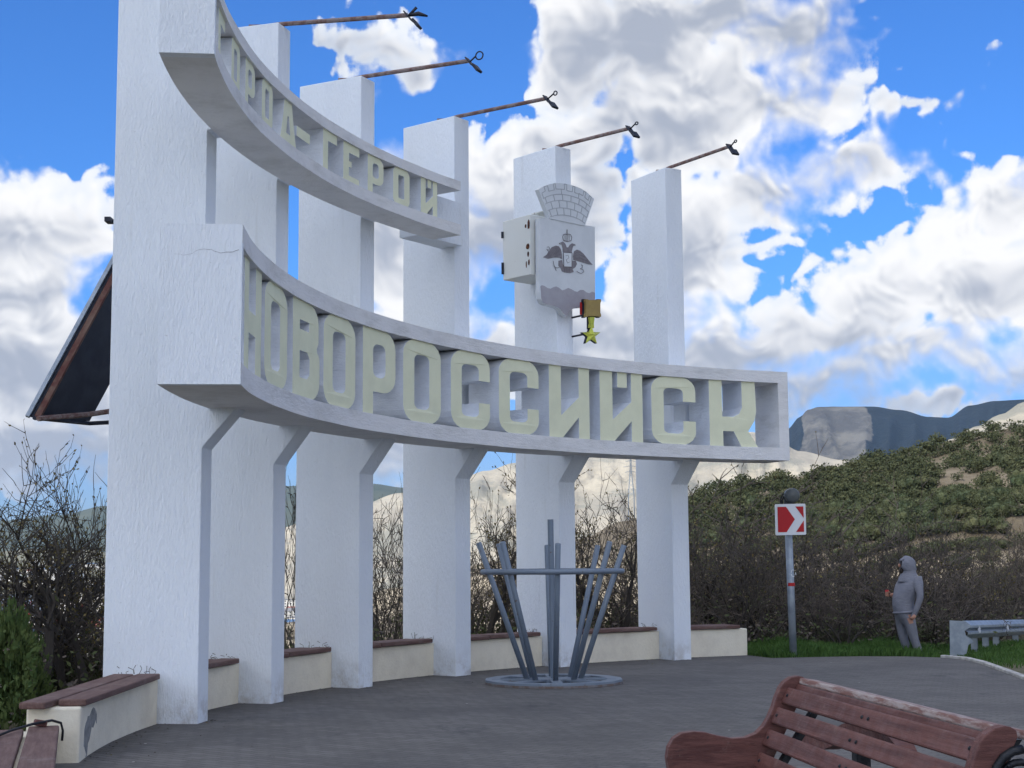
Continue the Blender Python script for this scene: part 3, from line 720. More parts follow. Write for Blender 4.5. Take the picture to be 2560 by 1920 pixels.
# ---- box, shield and mural crown on the fifth pylon
def plane_uv(px, py, rr, th):            # pixel -> (offset, z) on the plane through radius rr, facing the arc centre
    c = cyl(rr, th, 0); nrm = Vector((math.sin(th), math.cos(th), 0)); o = Vector((0, 0, EYE)); d = ray(px, py)
    t = (c-o).dot(nrm)/d.dot(nrm); p = o+d*t; tn = Vector((math.cos(th), -math.sin(th), 0))
    return (p-c).dot(tn), p.z
T5 = TH[4]; RS = RP-.16
arms = empty('coat_of_arms', tuple(cyl(RP-.1, T5, 5.2)))
tag(arms, 'grey city coat of arms with mural crown and two-headed eagle fixed to the fifth pylon', 'coat of arms')
oin = -Vector(arms.location)
fS = lambda u, v, d: cyl(RS+d, T5, v, u) + oin
UV = lambda pts, rr=RS: [plane_uv(x, y, rr, T5) for x, y in pts]
q = MB()
za, zb_ = plane_uv(1324, 536, RP-.03, T5)[1], plane_uv(1326, 686, RP-.03, T5)[1]
offL = plane_uv(1325, 600, RP-.03, T5)[0]; offR = .42
q.hexa([cyl(r, T5, z, o)+oin for z in (zb_, za) for r, o in ((RP-.03, offL), (RP+.62, offL), (RP+.62, offR), (RP-.03, offR))])
bx = q.build('enamel_box', M_boxw, arms, bevel=.008)
q = MB()                                  # hinges and rust bites on the box's left face
for z in (za-.22, za-.72, zb_+.15):
    q = MB(); q.box(cyl(RP+.62, T5, z, offL-.01)+oin, (.04, .04, .10)); q.build('hinge', M_lampblk, bx)
for (r, z, w, h_) in ((.055, za-.50, .045, .10), (.025, za-.16, .03, .17), (.10, za-.17, .02, .08), (.09, zb_+.18, .015, .12), (.03, zb_+.20, .02, .10), (.045, za-.62, .02, .10)):
    q = MB(); k_ = 9
    lp = [(r+w*math.cos(a)*(.7+.5*rnd.random()), z+h_*.5*math.sin(a)*(.7+.5*rnd.random())) for a in np.linspace(0, 6.283, k_+1)[:-1]]
    q.prism([lp], lambda u, v, d: cyl(RP-.03+u, T5, v, offL-.003-d)+oin, 0, -.004); q.build('rust_spot', M_rblk, bx)
q = MB(); q.hexa([cyl(r, T5, z, o)+oin for z in (za+.09, za+.105) for r, o in ((RP-.0, offL+.62), (RP+.25, offL+.62), (RP+.25, offL+.28), (RP-.0, offL+.28))]); q.build('bent_lid', M_boxw, bx)
ol = UV([(1349,546),(1373,544),(1462,562),(1463,563),(1487,567),(1487.5,640),(1488,700),(1488,764),(1470,768),(1448,769),(1432,772),(1424,779),(1419,787),(1415,790),(1408,784),(1402,775),(1394,769),(1380,765),(1366,762),(1357,757),(1352,747),(1350,730),(1349.5,640)])
q = MB(); q.prism([ol], fS, 0, .10); sh = q.build('shield', M_shield, arms)
q = MB(); wv = [(1352,729),(1351,716),(1354,713),(1361,715),(1368,720),(1376,722),(1383,718),(1390,716),(1398,720),(1405,726),(1412,724),(1420,720),(1428,723),(1436,728),(1443,730),(1450,725),(1458,725),(1466,731),(1473,733),(1480,729),(1487,732),(1487,763),(1470,767),(1448,768),(1432,771),(1424,778),(1419,786),(1415,789),(1408,783),(1402,774),(1394,768),(1380,764),(1366,761),(1357,756),(1353,747)]
q.prism([UV(wv)], fS, -.005, .0); q.build('wave_field', M_water, sh)
# mural crown: slab plus its courses of blocks
cr0 = [(1372.5,544.5),(1345,474)]; cr1 = [(1462,561.5),(1484,498)]
top = [(1345,474),(1358,466),(1372,461),(1387,458),(1402,458.5),(1418,461),(1434,465),(1450,471),(1465,480),(1484,498)]
bot = [(1372.5,544.5),(1390,540),(1405,539),(1420,541),(1435,545),(1450,552),(1462,561.5)]
q = MB(); q.prism([UV([(1373.5,547),(1418,556),(1461,565)]+top[::-1])], fS, -.012, .075); crn = q.build('mural_crown', M_shield, arms)
def along(poly, t):
    ls = [math.dist(a, b) for a, b in zip(poly, poly[1:])]; s_ = t*sum(ls)
    for (a, b), l in zip(zip(poly, poly[1:]), ls):
        if s_ <= l or (a, b) == (poly[-2], poly[-1]): f = s_/l; return (a[0]+(b[0]-a[0])*f, a[1]+(b[1]-a[1])*f)
        s_ -= l
def crown_pt(t, h): a, b = along(bot, t), along(top, t); return (a[0]+(b[0]-a[0])*h, a[1]+(b[1]-a[1])*h)
q = MB()
def line(q, pts, w=.0062, fn=fS, d0=-.0165, d1=-.0125, conv=True):
    uv = UV(pts) if conv else pts
    for a, b in zip(uv, uv[1:]):
        dx, dy = b[0]-a[0], b[1]-a[1]; l = math.hypot(dx, dy) or 1; nx, ny = -dy/l*w, dx/l*w
        q.prism([[(a[0]+nx, a[1]+ny), (b[0]+nx, b[1]+ny), (b[0]-nx, b[1]-ny), (a[0]-nx, a[1]-ny)]], fn, d0, d1, back=False)
rows = [.02, .24, .47, .66]
for h_ in rows: line(q, [crown_pt(t, h_) for t in np.linspace(.02, .98, 13)])
for ri, (h0, h1) in enumerate(zip(rows, rows[1:])):
    for k_ in range(6):
        t = (k_+.5*(ri % 2)+.35)/6
        if .02 < t < .98: line(q, [crown_pt(t, h0), crown_pt(t, h1)])
line(q, [crown_pt(t, h) for t, h in ((.03,.66),(.03,.84),(.10,.84),(.10,.98),(.16,.98),(.16,.80),(.26,.80),(.26,.98),(.29,.98),(.29,.82),(.38,.82),(.38,.66))])
line(q, [crown_pt(t, h) for t, h in ((.38,.82),(.44,.82),(.44,.99),(.48,.99),(.48,.80),(.58,.80),(.58,.98),(.62,.98),(.62,.80),(.70,.80),(.70,.66))])
line(q, [crown_pt(t, h) for t, h in ((.70,.82),(.78,.82),(.78,.98),(.82,.98),(.82,.80),(.90,.80),(.90,.98),(.94,.98),(.94,.72))])
q.build('engraved_joints', M_line, crn)['kind'] = 'stuff'
# the eagle, flat on the shield
eg = MB()
for lp in (
 [(1357,643),(1366,637),(1372,628),(1379,618),(1389,614),(1397,616),(1402,624),(1404,634),(1405,648),(1398,644),(1385,644),(1370,647)],
 [(1435,628),(1442,624),(1450,627),(1458,634),(1466,644),(1474,654),(1481,662),(1472,661),(1455,656),(1441,652),(1433,650),(1432,640)],
 [(1402,606),(1407,604),(1413,610),(1416,618),(1420,619),(1424,612),(1430,608),(1434,611),(1431,620),(1429,630),(1430,640),(1429,631),(1407,630),(1406,620),(1404,613)],
 [(1396,652),(1404,650),(1407,662),(1413,668),(1427,668),(1429,660),(1431,652),(1439,652),(1442,660),(1438,668),(1431,673),(1434,680),(1425,683),(1410,681),(1404,678),(1402,671),(1396,664)]):
    eg.prism([UV(lp)], fS, -.006, -.001, back=False)
eg.build('eagle', M_engr, sh)
q = MB(); q.prism([UV([(1407.5,631),(1429,632.5),(1428.5,668),(1408.5,667)])], fS, -.011, -.004, back=False); q.build('breast_shield', M_shield, sh)
ln = MB(); ff = dict(d0=-.0085, d1=-.0055)
line(ln, [(1407.5,631),(1429,632.5),(1428.5,668),(1408.5,667),(1407.5,631)], .006, d0=-.0135, d1=-.010)
line(ln, [(1417,574),(1417,586)], .008, **ff)
line(ln, [(1408,601),(1406,592),(1408,587),(1413,585),(1417,588),(1421,585),(1426,587),(1429,593),(1427,602)], .0045, **ff)
line(ln, [(1408,601),(1417,604),(1427,602)], .006, **ff); line(ln, [(1417,588),(1417,603)], .006, **ff); line(ln, [(1412,588),(1412,601)], .004, **ff); line(ln, [(1422,588),(1422,601)], .004, **ff)
line(ln, [(1367,618),(1371,617),(1374,622),(1370,626),(1366,623),(1370,628),(1372,640)], .0035, **ff)
line(ln, [(1382,652),(1384,662),(1388,672),(1390,677)], .004, **ff); line(ln, [(1384,666),(1392,670),(1398,668)], .0035, **ff)
line(ln, [(1452,662),(1456,664),(1455,669),(1450,672),(1457,674),(1459,680),(1452,684),(1445,681),(1441,678)], .0035, **ff)
line(ln, [(1413,640),(1419,638),(1421,645),(1414,650),(1418,658),(1423,655)], .0025, d0=-.0135, d1=-.010)
for a in ((1375,640),(1382,638),(1389,636)): line(ln, [a, (a[0]+10, a[1]-14)], .003, d0=-.0085, d1=-.0055)
for w_ in ([(1364,641),(1372,634),(1381,625),(1391,620)],[(1372,643),(1382,637),(1393,630),(1401,626)],[(1385,642),(1394,638),(1403,635)],[(1437,633),(1446,630),(1455,634)],[(1436,640),(1448,637),(1462,643)],[(1437,647),(1450,645),(1470,654)]): line(ln, w_, .0028, d0=-.0095, d1=-.0065)
line(ln, [(1402,607),(1397,609),(1401,611)], .005, **ff); line(ln, [(1433,610),(1438,613),(1433,614)], .005, **ff)
for x_ in (1411,1415,1419,1423): line(ln, [(x_,671),(x_,681)], .0025, d0=-.0095, d1=-.0065)
ln.build('outline', M_engr2, sh)['kind'] = 'stuff'

# ---- gold star medal on two rods
RM = RP-.42
TM = T5
UM = lambda pts: [plane_uv(x, y, RM, TM) for x, y in pts]
med = empty('star_medal', tuple(cyl(RM, TM, 4.6, .9))); tag(med, 'yellow gold star under an ochre plate, held on two dark rods beside the shield', 'medal')
om = -Vector(med.location); fM = lambda u, v, d: cyl(RM+d, TM, v, u)+om
def sq(x0, y0, x1, y1, k):
    c = ((x0+x1)/2, (y0+y1)/2); o = []
    for (ax, ay), (bx_, by) in zip([(x0,y0),(x1,y0),(x1,y1),(x0,y1)], [(x1,y0),(x1,y1),(x0,y1),(x0,y0)]):
        for t in (0, .12, .2, .8, .88):
            x, y = ax+(bx_-ax)*t, ay+(by-ay)*t; i_ = k if .15 < t < .85 else 0
            o.append((x+(c[0]-x)*i_, y+(c[1]-y)*i_))
    return o
q = MB(); q.prism([UM(sq(1464,748,1503,792,.10))], fM, 0, .045); q.build('plate', M_bronze, med)
q = MB(); q.prism([UM(sq(1462.5,746.5,1504.5,793.5,.10))], fM, .047, .085); q.build('plate_edge', M_lampblk, med)
q = MB(); q.prism([UM([(1463,753),(1500,754),(1500,786),(1463,784)])], fM, .087, .125); q.build('red_ribbon', M_redp, med)
q = MB(); q.prism([UM([(1476,792),(1488,792.5),(1486,808),(1486.5,820),(1475,819),(1477.5,807)])], fM, .01, .05); q.build('link', M_gold, med)
sx_, sy_ = 1480.5, 838.0; st = []
for k_ in range(10):
    a = R(-90+36*k_); r_ = 25 if k_ % 2 == 0 else 10.5; st.append((sx_+r_*math.cos(a)*.97, sy_+r_*math.sin(a)))
us = UM(st); uc = UM([(sx_, sy_)])[0]; q = MB()
vs = [fM(u, v, .02) for u, v in us] + [fM(uc[0], uc[1], -.05)]
q.add(vs, [(i, (i+1) % 10, 10) for i in range(10)]); q.build('star', M_gold, med)
q = MB(); q.prism([us], fM, .022, .075); q.build('star_edge', M_lampblk, med)
zr = [UM([(1470, 785)])[0][1], UM([(1470, 833)])[0][1]]
for z in zr:
    q = MB(); q.tube([cyl(RP+.05, T5, z, PW/2-.01)+om, cyl(RM+.1, TM, z, UM([(1472, 785)])[0][0])+om], .016, 6); q.build('rod', M_lampblk, med)
q = MB(); q.tube([UMp for UMp in [fM(*UM([(1479, 786)])[0], .09), fM(*UM([(1477, 822)])[0], .07)]], .02, 5); q.build('hanger', M_lampblk, med)

# ---- open steel stand of leaning pipes on a spoked ring
SC = ground(1384, 1708); SC.z = 0
stand = empty('pipe_stand', tuple(SC), 0); tag(stand, 'grey steel stand of leaning pipes inside a hoop on a spoked round base', 'sculpture')
q = MB(); RI = .93
NS = 16
oc = lambda r, k, z: Vector((r*math.cos(2*math.pi*(k+.5)/NS), r*math.sin(2*math.pi*(k+.5)/NS), z))
vs = []
for k_ in range(NS):
    for r, z in ((RI, .012), (RI, .060), (RI-.20, .060), (RI-.20, .012)): vs.append(oc(r, k_, z))
q.add(vs, [(k_*4+c, k_*4+(c+1) % 4, ((k_+1) % NS)*4+(c+1) % 4, ((k_+1) % NS)*4+c) for k_ in range(NS) for c in range(4)])
q.build('base_ring', M_steel, stand)
q = MB(); vs = []
for k_ in range(NS):
    for r, z in ((RI+.004, .003), (RI+.004, .032), (RI-.03, .032), (RI-.03, .003)): vs.append(oc(r, k_, z))
q.add(vs, [(k_*4+c, k_*4+(c+1) % 4, ((k_+1) % NS)*4+(c+1) % 4, ((k_+1) % NS)*4+c) for k_ in range(NS) for c in range(4)]); q.build('rusty_rim', M_edge, stand)
q = MB(); q.lathe([(.0, .066), (.24, .066), (.24, .01)], (0, 0, 0), n=16); q.build('hub_plate', M_steel, stand)
for k_ in range(8):
    a = k_*math.pi/4+.05; q = MB(); q.box((.5*math.cos(a), .5*math.sin(a), .052), (.66, .13, .022), a); q.build('spoke', M_steel, stand)
q = MB(); HR = .945; HZ_ = 1.49
vs = []; NT_ = 48
q.tube([Vector((HR*math.cos(a), HR*math.sin(a), HZ_)) for a in np.linspace(0, 2*math.pi, NT_+1)], .035, 10, cap=False); q.build('hoop', M_steel, stand, smooth=True)
for k_ in range(8):
    a = k_*math.pi/4 + .05; lean = rnd.uniform(-.02, .02)
    rb_, rt = .36+rnd.uniform(-.02, .02), .99+lean; zt_ = 1.86+rnd.uniform(-.03, .05)
    f = lambda z: rb_+(HR-.085-rb_)*(z-.06)/(HZ_-.06)
    q = MB(); q.tube([Vector((math.cos(a), math.sin(a), 0))*f(.05)+Vector((0, 0, .05)), Vector((math.cos(a), math.sin(a), 0))*f(zt_)+Vector((0, 0, zt_))], .037, 10)
    o = q.build('pipe', M_steel, stand); 
    for pl_ in o.data.polygons: pl_.use_smooth = len(pl_.vertices) == 4
q = MB(); q.tube([Vector((0, 0, .06)), Vector((-.02, 0, 2.19))], .040, 10); q.build('pipe', M_steel, stand)

# ---- chevron road sign with beacon
SP = ground(1984, 1641); sgn = empty('chevron_sign', tuple(SP)); tag(sgn, 'red and white chevron road sign on a grey pole in the grass', 'road sign')
def rel(px, py): p = at(px, py, SP.y); return Vector((p.x-SP.x, 0, p.z))
q = MB(); q.tube([rel(1984, 1650), rel(1971, 1325)], .062, 12); po = q.build('pole', M_galv, sgn, smooth=True)
c0, c1 = rel(1937, 1338), rel(2010, 1260); sw, shh = c1.x-c0.x, c1.z-c0.z
fP = lambda u, v, d: Vector((c0.x+sw*u, -.09+d-.03*u, c0.z+shh*v+.006*(u-.5)))
q = MB(); q.prism([rrect(0, 0, 1, 1, .04, .04, 3)], fP, 0, .025); q.build('sign_plate', M_signwhite, sgn)
q = MB(); q.prism([[(.08,.095),(.36,.095),(.64,.5),(.36,.91),(.08,.91)]], fP, -.005, -.001, back=False); q.prism([[(.67,.095),(.93,.095),(.93,.46)]], fP, -.005, -.001, back=False); q.prism([[(.93,.54),(.93,.91),(.67,.91)]], fP, -.005, -.001, back=False)
q.build('red_field', M_signred, sgn)
bc = rel(1980, 1239); q = MB(); rb_ = .13
q.lathe([(0, -.085), (rb_*.6, -.08), (rb_*.93, -.055), (rb_, -.02), (rb_, .06), (rb_*.8, .09), (0, .1)], bc+Vector((0, 0, 0)), 'Y', 24)
be = q.build('beacon', M_greydisc, sgn, smooth=True)
q = MB(); q.box(bc+Vector((-.06, .06, -.06)), (.13, .12, .19)); q.box(bc+Vector((-.03, .06, -.17)), (.15, .1, .06)); q.build('housing', M_black, be, bevel=.02)
q = MB(); q.tube([bc+Vector((-.06, .05, .03)), bc+Vector((-.15, .04, .03)), bc+Vector((-.19, .03, -.06)), bc+Vector((-.185, .03, -.20))], .014, 6); q.tube([bc+Vector((-.06, .08, .0)), bc+Vector((-.13, .07, -.01)), bc+Vector((-.155, .07, -.08)), bc+Vector((-.15, .07, -.20))], .014, 6); q.build('cable_loop', M_cable, be, smooth=True)
q = MB(); b0 = rel(1977.5, 1461); q.lathe([(.068, -.028), (.068, .028)], b0, n=14); q.build('red_band', M_redp, po, smooth=True)
q = MB()
cS = rel(1981, 1433)
q.tube([cS+Vector((.060*math.sin(a*.6), -.064*math.cos(a*.6), 0)) + Vector((0, 0, .058*math.sin(t_))) for t_, a in [(t_, math.cos(t_)*.9) for t_ in np.linspace(.9, 5.4, 12)]], .006, 4)
q.tube([cS+Vector((.03, -.063, -.03)), cS+Vector((.045, -.055, .01)), cS+Vector((.055, -.045, -.03))], .005, 4); q.build('round_sticker', M_signwhite, po)

# ---- guardrail leaving to the right
G0 = ground(2392, 1646, -.05); G0.z = -.06; gdir = Vector((4.1, 7.6, 0)).normalized(); gn = Vector((gdir.y, -gdir.x, 0))
gr = empty('guardrail', tuple(G0)); tag(gr, 'galvanised steel guardrail with a flat end plate beside the kerb', 'guardrail')
prof = [(-.155,-.04),(-.12,.0),(-.075,.045),(-.035,.045),(0,-.025),(.035,.045),(.075,.045),(.12,.0),(.155,-.04)]
q = MB(); Lr = 16; zc = .45; fall = -.034
ZC = lambda s_: zc + fall*(s_-.75)
vs = []
for s_ in (.75, Lr):
    for (z, o) in prof: vs.append(gdir*s_ + gn*(o) + Vector((0, 0, ZC(s_)+z)))
for s_ in (.75, Lr):
    for (z, o) in prof: vs.append(gdir*s_ + gn*(o-.006) + Vector((0, 0, ZC(s_)+z)))
k_ = len(prof)
q.add(vs, [(i, i+1, k_+i+1, k_+i) for i in range(k_-1)] + [(2*k_+i, 3*k_+i, 3*k_+i+1, 2*k_+i+1) for i in range(k_-1)] + [(0, k_, 3*k_, 2*k_), (k_-1, 2*k_-1+0, 4*k_-1, 3*k_-1)])
rail = q.build('rail', M_galv, gr)
q = MB(); xx = Vector((1, 0, 0)); e0 = Vector((-.10, -.02, 0))
lpE = [(-.02, .10), (.22, .08), (.30, .22), (.34, .42), (.44, .50), (.40, .57), (.30, .66), (.28, .78), (.38, .86), (.42, .90), (.30, 1.02), (.0, 1.05)]
q.prism([lpE], lambda u, v, d: e0 + xx*u*.95 + Vector((0, d+.25*u, v*.66-.05)), 0, .012); q.build('end_plate', M_galv, gr)
s_ = .95; k_ = 0
while s_ < Lr:
    q = MB(); b = gdir*s_ - gn*.10 + Vector((0, 0, ZC(s_)-.70))
    for dx in (-.05, .05): q.box(b+gdir*dx+Vector((0, 0, .22)), (.012, .10, .84), math.atan2(gdir.y, gdir.x))
    q.box(b-gn*.045+Vector((0, 0, .22)), (.10, .008, .84), math.atan2(gdir.y, gdir.x)); q.build('post', M_galv, gr)
    s_ += 1.0 if k_ < 3 else 2.0; k_ += 1
for s_ in (1.75, 4.4, 7.0, 9.5, 12):
    q = MB(); q.prism([[(-.12, -.07), (.02, -.07), (.10, -.02), (.10, .02), (.02, .07), (-.12, .07)]], lambda u, v, d: gdir*(s_+v*.7) + gn*(.02+d) + Vector((0, 0, ZC(s_)+u*.5)), 0, .03); q.build('reflector', M_signwhite, rail)

# ---- dark tilted panel behind the first pylon
YP = 19.0
A_, B_, C_, D_ = at(82, 1044, YP), at(322, 602, YP+1.1), at(420, 690, YP+2.3), at(224, 1053, YP+1.2)
ctr = (A_+C_)/2; pn = empty('tilted_panel', (at(330, 900, YP+1.2).x, YP+1.2, -.5)); po_ = -Vector(pn.location); tag(pn, 'dark tilted panel in a rusty frame showing behind the first pylon', 'panel')
nr = (B_-A_).cross(D_-A_).normalized(); 
if nr.y > 0: nr = -nr
q = MB(); q.hexa([p+po_ for p in (A_, B_, C_, D_)] + [p+po_-nr*.05 for p in (A_, B_, C_, D_)]); q.build('dark_sheet', M_dark, pn)
q = MB(); e = (D_-A_).normalized()
q.tube([A_+nr*.03+e*.05+po_, B_+nr*.03+e*.05+po_], .05, 4); q.build('rusty_rail', mat('rusty_rail_paint', var((.10, .035, .028), (.16, .10, .075), 6), .75), pn)
q = MB(); q.tube([A_-nr*.06-e*.03+po_, B_-nr*.06-e*.03+po_], .035, 4); q.build('pale_rail', M_galv, pn)
h1, h2 = at(330, 1020, YP+1.4), at(330, 1053, YP+1.4)
q = MB(); q.tube([A_+nr*.08+po_, at(222, 1036, YP+.9)+po_, h1+po_], .035, 6); q.build('strut', M_rust, pn)
q = MB(); q.tube([A_+nr*.02+po_, D_+Vector((0, 0, -.03))+po_, h2+po_], .028, 6); q.build('strut', M_lampblk, pn)
q = MB(); q.tube([Vector((0, 0, -1)), Vector((0, 0, at(330, 880, YP+1.2).z+.5))], .07, 8); q.tube([Vector((0, 0, B_.z-.4+.5)), B_*.4+C_*.6+po_], .05, 6); q.build('post', M_galv, pn)
lp_ = empty('small_floodlight', tuple(at(277, 551, 17.4))); tag(lp_, 'small black floodlight peeping out left of the first pylon', 'floodlight')
q = MB(); q.box((-.02, 0, 0), (.07, .16, .055), 0); q.tube([Vector((0, .02, 0)), Vector((.25, .3, -.05))], .018, 5); q.build('lamp_head', M_lampblk, lp_)
# ------------------------------------------------------------------ the red-brown park bench in front
ZTOP = 1.0
def atz(px, py, z): d = ray(px, py); return Vector((0, 0, EYE)) + d*((z-EYE)/d.z)
Pf, Pn = atz(2000, 1697, ZTOP), atz(2522, 1826, ZTOP)
e1 = Vector((Pn.x-Pf.x, Pn.y-Pf.y, 0)); BL_ = e1.length; e1.normalize(); e2 = Vector((e1.y, -e1.x, 0))
if e2.x > 0: e2 = -e2
park = empty('park_bench', (Pf.x, Pf.y, 0)); tag(park, 'red brown slatted park bench with curved wooden ends, its seat facing left', 'bench')
Pf0 = Vector((Pf.x, Pf.y, 0))
def bw(s, u, z): return e1*s + e2*u + Vector((0, 0, z))
def b2(px, py, s=0):                     # pixel on the bench's far end plane -> (u, z)
    c = Pf0 + e1*s; o = Vector((0, 0, EYE)); d = ray(px, py); t = (c-o).dot(e1)/d.dot(e1); p = o+d*t-Pf0
    return p.dot(e2), p.z
outer = [b2(*p) for p in [(2010,1696),(2000,1690),(1990,1688.5),(1973,1692),(1956,1703),(1945,1718),(1936,1740),(1928,1766),(1917,1792),(1904,1813.6),(1886,1831),(1860,1842),(1826,1844),(1791,1837.5),(1760.6,1829),(1730,1826.6),(1700,1831),(1680,1844),(1667,1866),(1663,1892)]]
u_f = outer[-1][0]; zseat = outer[-1][1]-.14
ub = lambda z: b2(1985, 1725)[0] + (b2(1900, 1910)[0]-b2(1985, 1725)[0])*((b2(1985, 1725)[1]-z)/(b2(1985, 1725)[1]-b2(1900, 1910)[1]))
prof_end = outer + [(u_f-.02, zseat), (u_f-.02, .02), (u_f-.10, .02), (u_f-.12, zseat-.14), (u_f-.34, zseat-.17), (ub(zseat)-.02, zseat-.12), (ub(zseat)-.12, .02), (ub(zseat)-.20, .02), (ub(zseat)-.05, zseat), (ub(zseat+.2)-.045, zseat+.2), (ub(ZTOP-.15)-.045, ZTOP-.15), (b2(2012,1708)[0], b2(2012,1708)[1])]
for s0, s1 in ((-.02, .045), (BL_-.045, BL_+.02)):
    q = MB(); q.prism([prof_end], lambda u, v, d: bw(d, u, v), s0, s1); o = q.build('end_panel', M_bench, park, bevel=.010)
q = MB()                                  # iron scrollwork let into the near end
def iron(pts, r): q.tube([bw(BL_+.026, u, z) for u, z in pts], r, 6)
ins = [(u-.06 if i < 9 else u-.02, z-.085) for i, (u, z) in enumerate(outer[2:-1])]
iron(ins, .018)
cxx, czz = outer[6][0]-.17, outer[6][1]-.11
iron([(cxx+.085*math.cos(a), czz+.085*math.sin(a)) for a in np.linspace(0, 6.283, 20)], .014)
iron([(cxx+.05*math.cos(a)*(1-a/14), czz+.05*math.sin(a)*(1-a/14)) for a in np.linspace(0, 9, 24)], .010)
q.build('iron_scroll', M_iron, park, smooth=True)
for i in range(2, len(ins)-1, 1):
    q = MB(); t_ = bmesh.new(); bmesh.ops.create_icosphere(t_, subdivisions=1, radius=.011); c = bw(BL_+.046, ins[i][0]-.012, ins[i][1]-.028)
    q.add([c+v.co for v in t_.verts], [[v.index for v in f.verts] for f in t_.faces]); t_.free(); q.build('stud', M_iron, park, smooth=True)
def slat(u, z, ang, w, th, mt, s0=.0, s1=None, nm='slat'):
    s1 = BL_ if s1 is None else s1; q = MB(); L_ = s1-s0
    q.box((0, 0, 0), (L_, w, th)); o = q.build(nm, mt, park, bevel=.009)
    ex = e1; ey = (e2*math.cos(ang) + Vector((0, 0, 1))*math.sin(ang)).normalized(); ez = ex.cross(ey)
    M_ = Matrix((ex, ey, ez)).transposed().to_4x4(); M_.translation = bw((s0+s1)/2, u, z)
    o.matrix_local = M_; return o
back_ang = math.atan2(b2(1964,1736)[1]-b2(1893,1898)[1], b2(1964,1736)[0]-b2(1893,1898)[0])
cu, cz = b2(1993, 1707); slat(cu-.055, cz+.005, .16, .115, .034, M_benchw, -.0, BL_-.02, 'top_slat')
cu2, cz2 = b2(1985, 1715); slat(cu2-.01, cz2-.012, back_ang, .05, .03, M_bench)
for p in ((1963,1738),(1937,1787),(1915,1842),(1893,1899)):
    u, z = b2(*p); slat(u+.004, z, back_ang, .092, .030, M_bench)
tb_ = bmesh.new(); bmesh.ops.create_icosphere(tb_, subdivisions=1, radius=.010); bme = bpy.data.meshes.new('bolt'); tb_.to_mesh(bme); tb_.free(); bme.materials.append(M_iron)
for p in ((1963,1738),(1937,1787),(1915,1842),(1893,1899)):
    u, z = b2(*p)
    for s_ in (.10, BL_/2-.03, BL_/2+.05, BL_-.12):
        o = bpy.data.objects.new('bolt', bme); col.objects.link(o); o.parent = park; nn_ = Vector((0, 0, 1))*math.cos(back_ang) - e2*math.sin(back_ang)
        if nn_.dot(e2) < 0: nn_ = -nn_
        o.location = bw(s_, u+.004, z) + nn_*.016
for i in range(5): slat(ub(zseat)+.12+i*(u_f-ub(zseat)-.2)/4, zseat-.02-.012*math.sin(i), -.03, .085, .032, M_bench)
for s_ in (.16, BL_-.16):
    q = MB()
    for a, b in zip([(cu-.10, cz-.03), (ub(zseat+.1)-.05, zseat+.1), (ub(zseat)-.03, zseat-.06)], [(ub(zseat+.1)-.05, zseat+.1), (ub(zseat)-.03, zseat-.06), (ub(zseat)-.18, 0)]):
        d = Vector((0, 0, 0)); q.hexa([bw(s_-.03, a[0]-.03, a[1]), bw(s_+.03, a[0]-.03, a[1]), bw(s_+.03, a[0]+.012, a[1]), bw(s_-.03, a[0]+.012, a[1]), bw(s_-.03, b[0]-.03, b[1]), bw(s_+.03, b[0]-.03, b[1]), bw(s_+.03, b[0]+.012, b[1]), bw(s_-.03, b[0]+.012, b[1])])
    q.build('iron_support', M_iron, park)
# curved wooden brace behind the backrest
q = MB(); U_B = -.42
def hitu(px, py):
    c = Pf0 + e2*U_B; o = Vector((0, 0, EYE)); d = ray(px, py); t = (c-o).dot(e2)/d.dot(e2); p = o+d*t-Pf0
    return p.dot(e1), p.z
bt = [hitu(*p) for p in [(1985,1852),(2010,1838),(2040,1834),(2075,1836),(2100,1824),(2125,1810),(2150,1803),(2180,1806),(2210,1816),(2240,1836),(2262,1862),(2275,1890)]]
bb = [(s_+.02, z-.085) for s_, z in bt]
q.prism([bt+bb[::-1]], lambda u, v, d: bw(u, U_B+d, v), -.05, .05); q.build('rear_brace', M_bench, park)
q = MB(); q.hexa([bw(s_, u, z) for z in (0, bt[6][1]-.05) for s_, u in ((bt[6][0]-.04, U_B-.04), (bt[6][0]+.04, U_B-.04), (bt[6][0]+.04, U_B+.04), (bt[6][0]-.04, U_B+.04))]); q.build('rear_leg', M_iron, park)

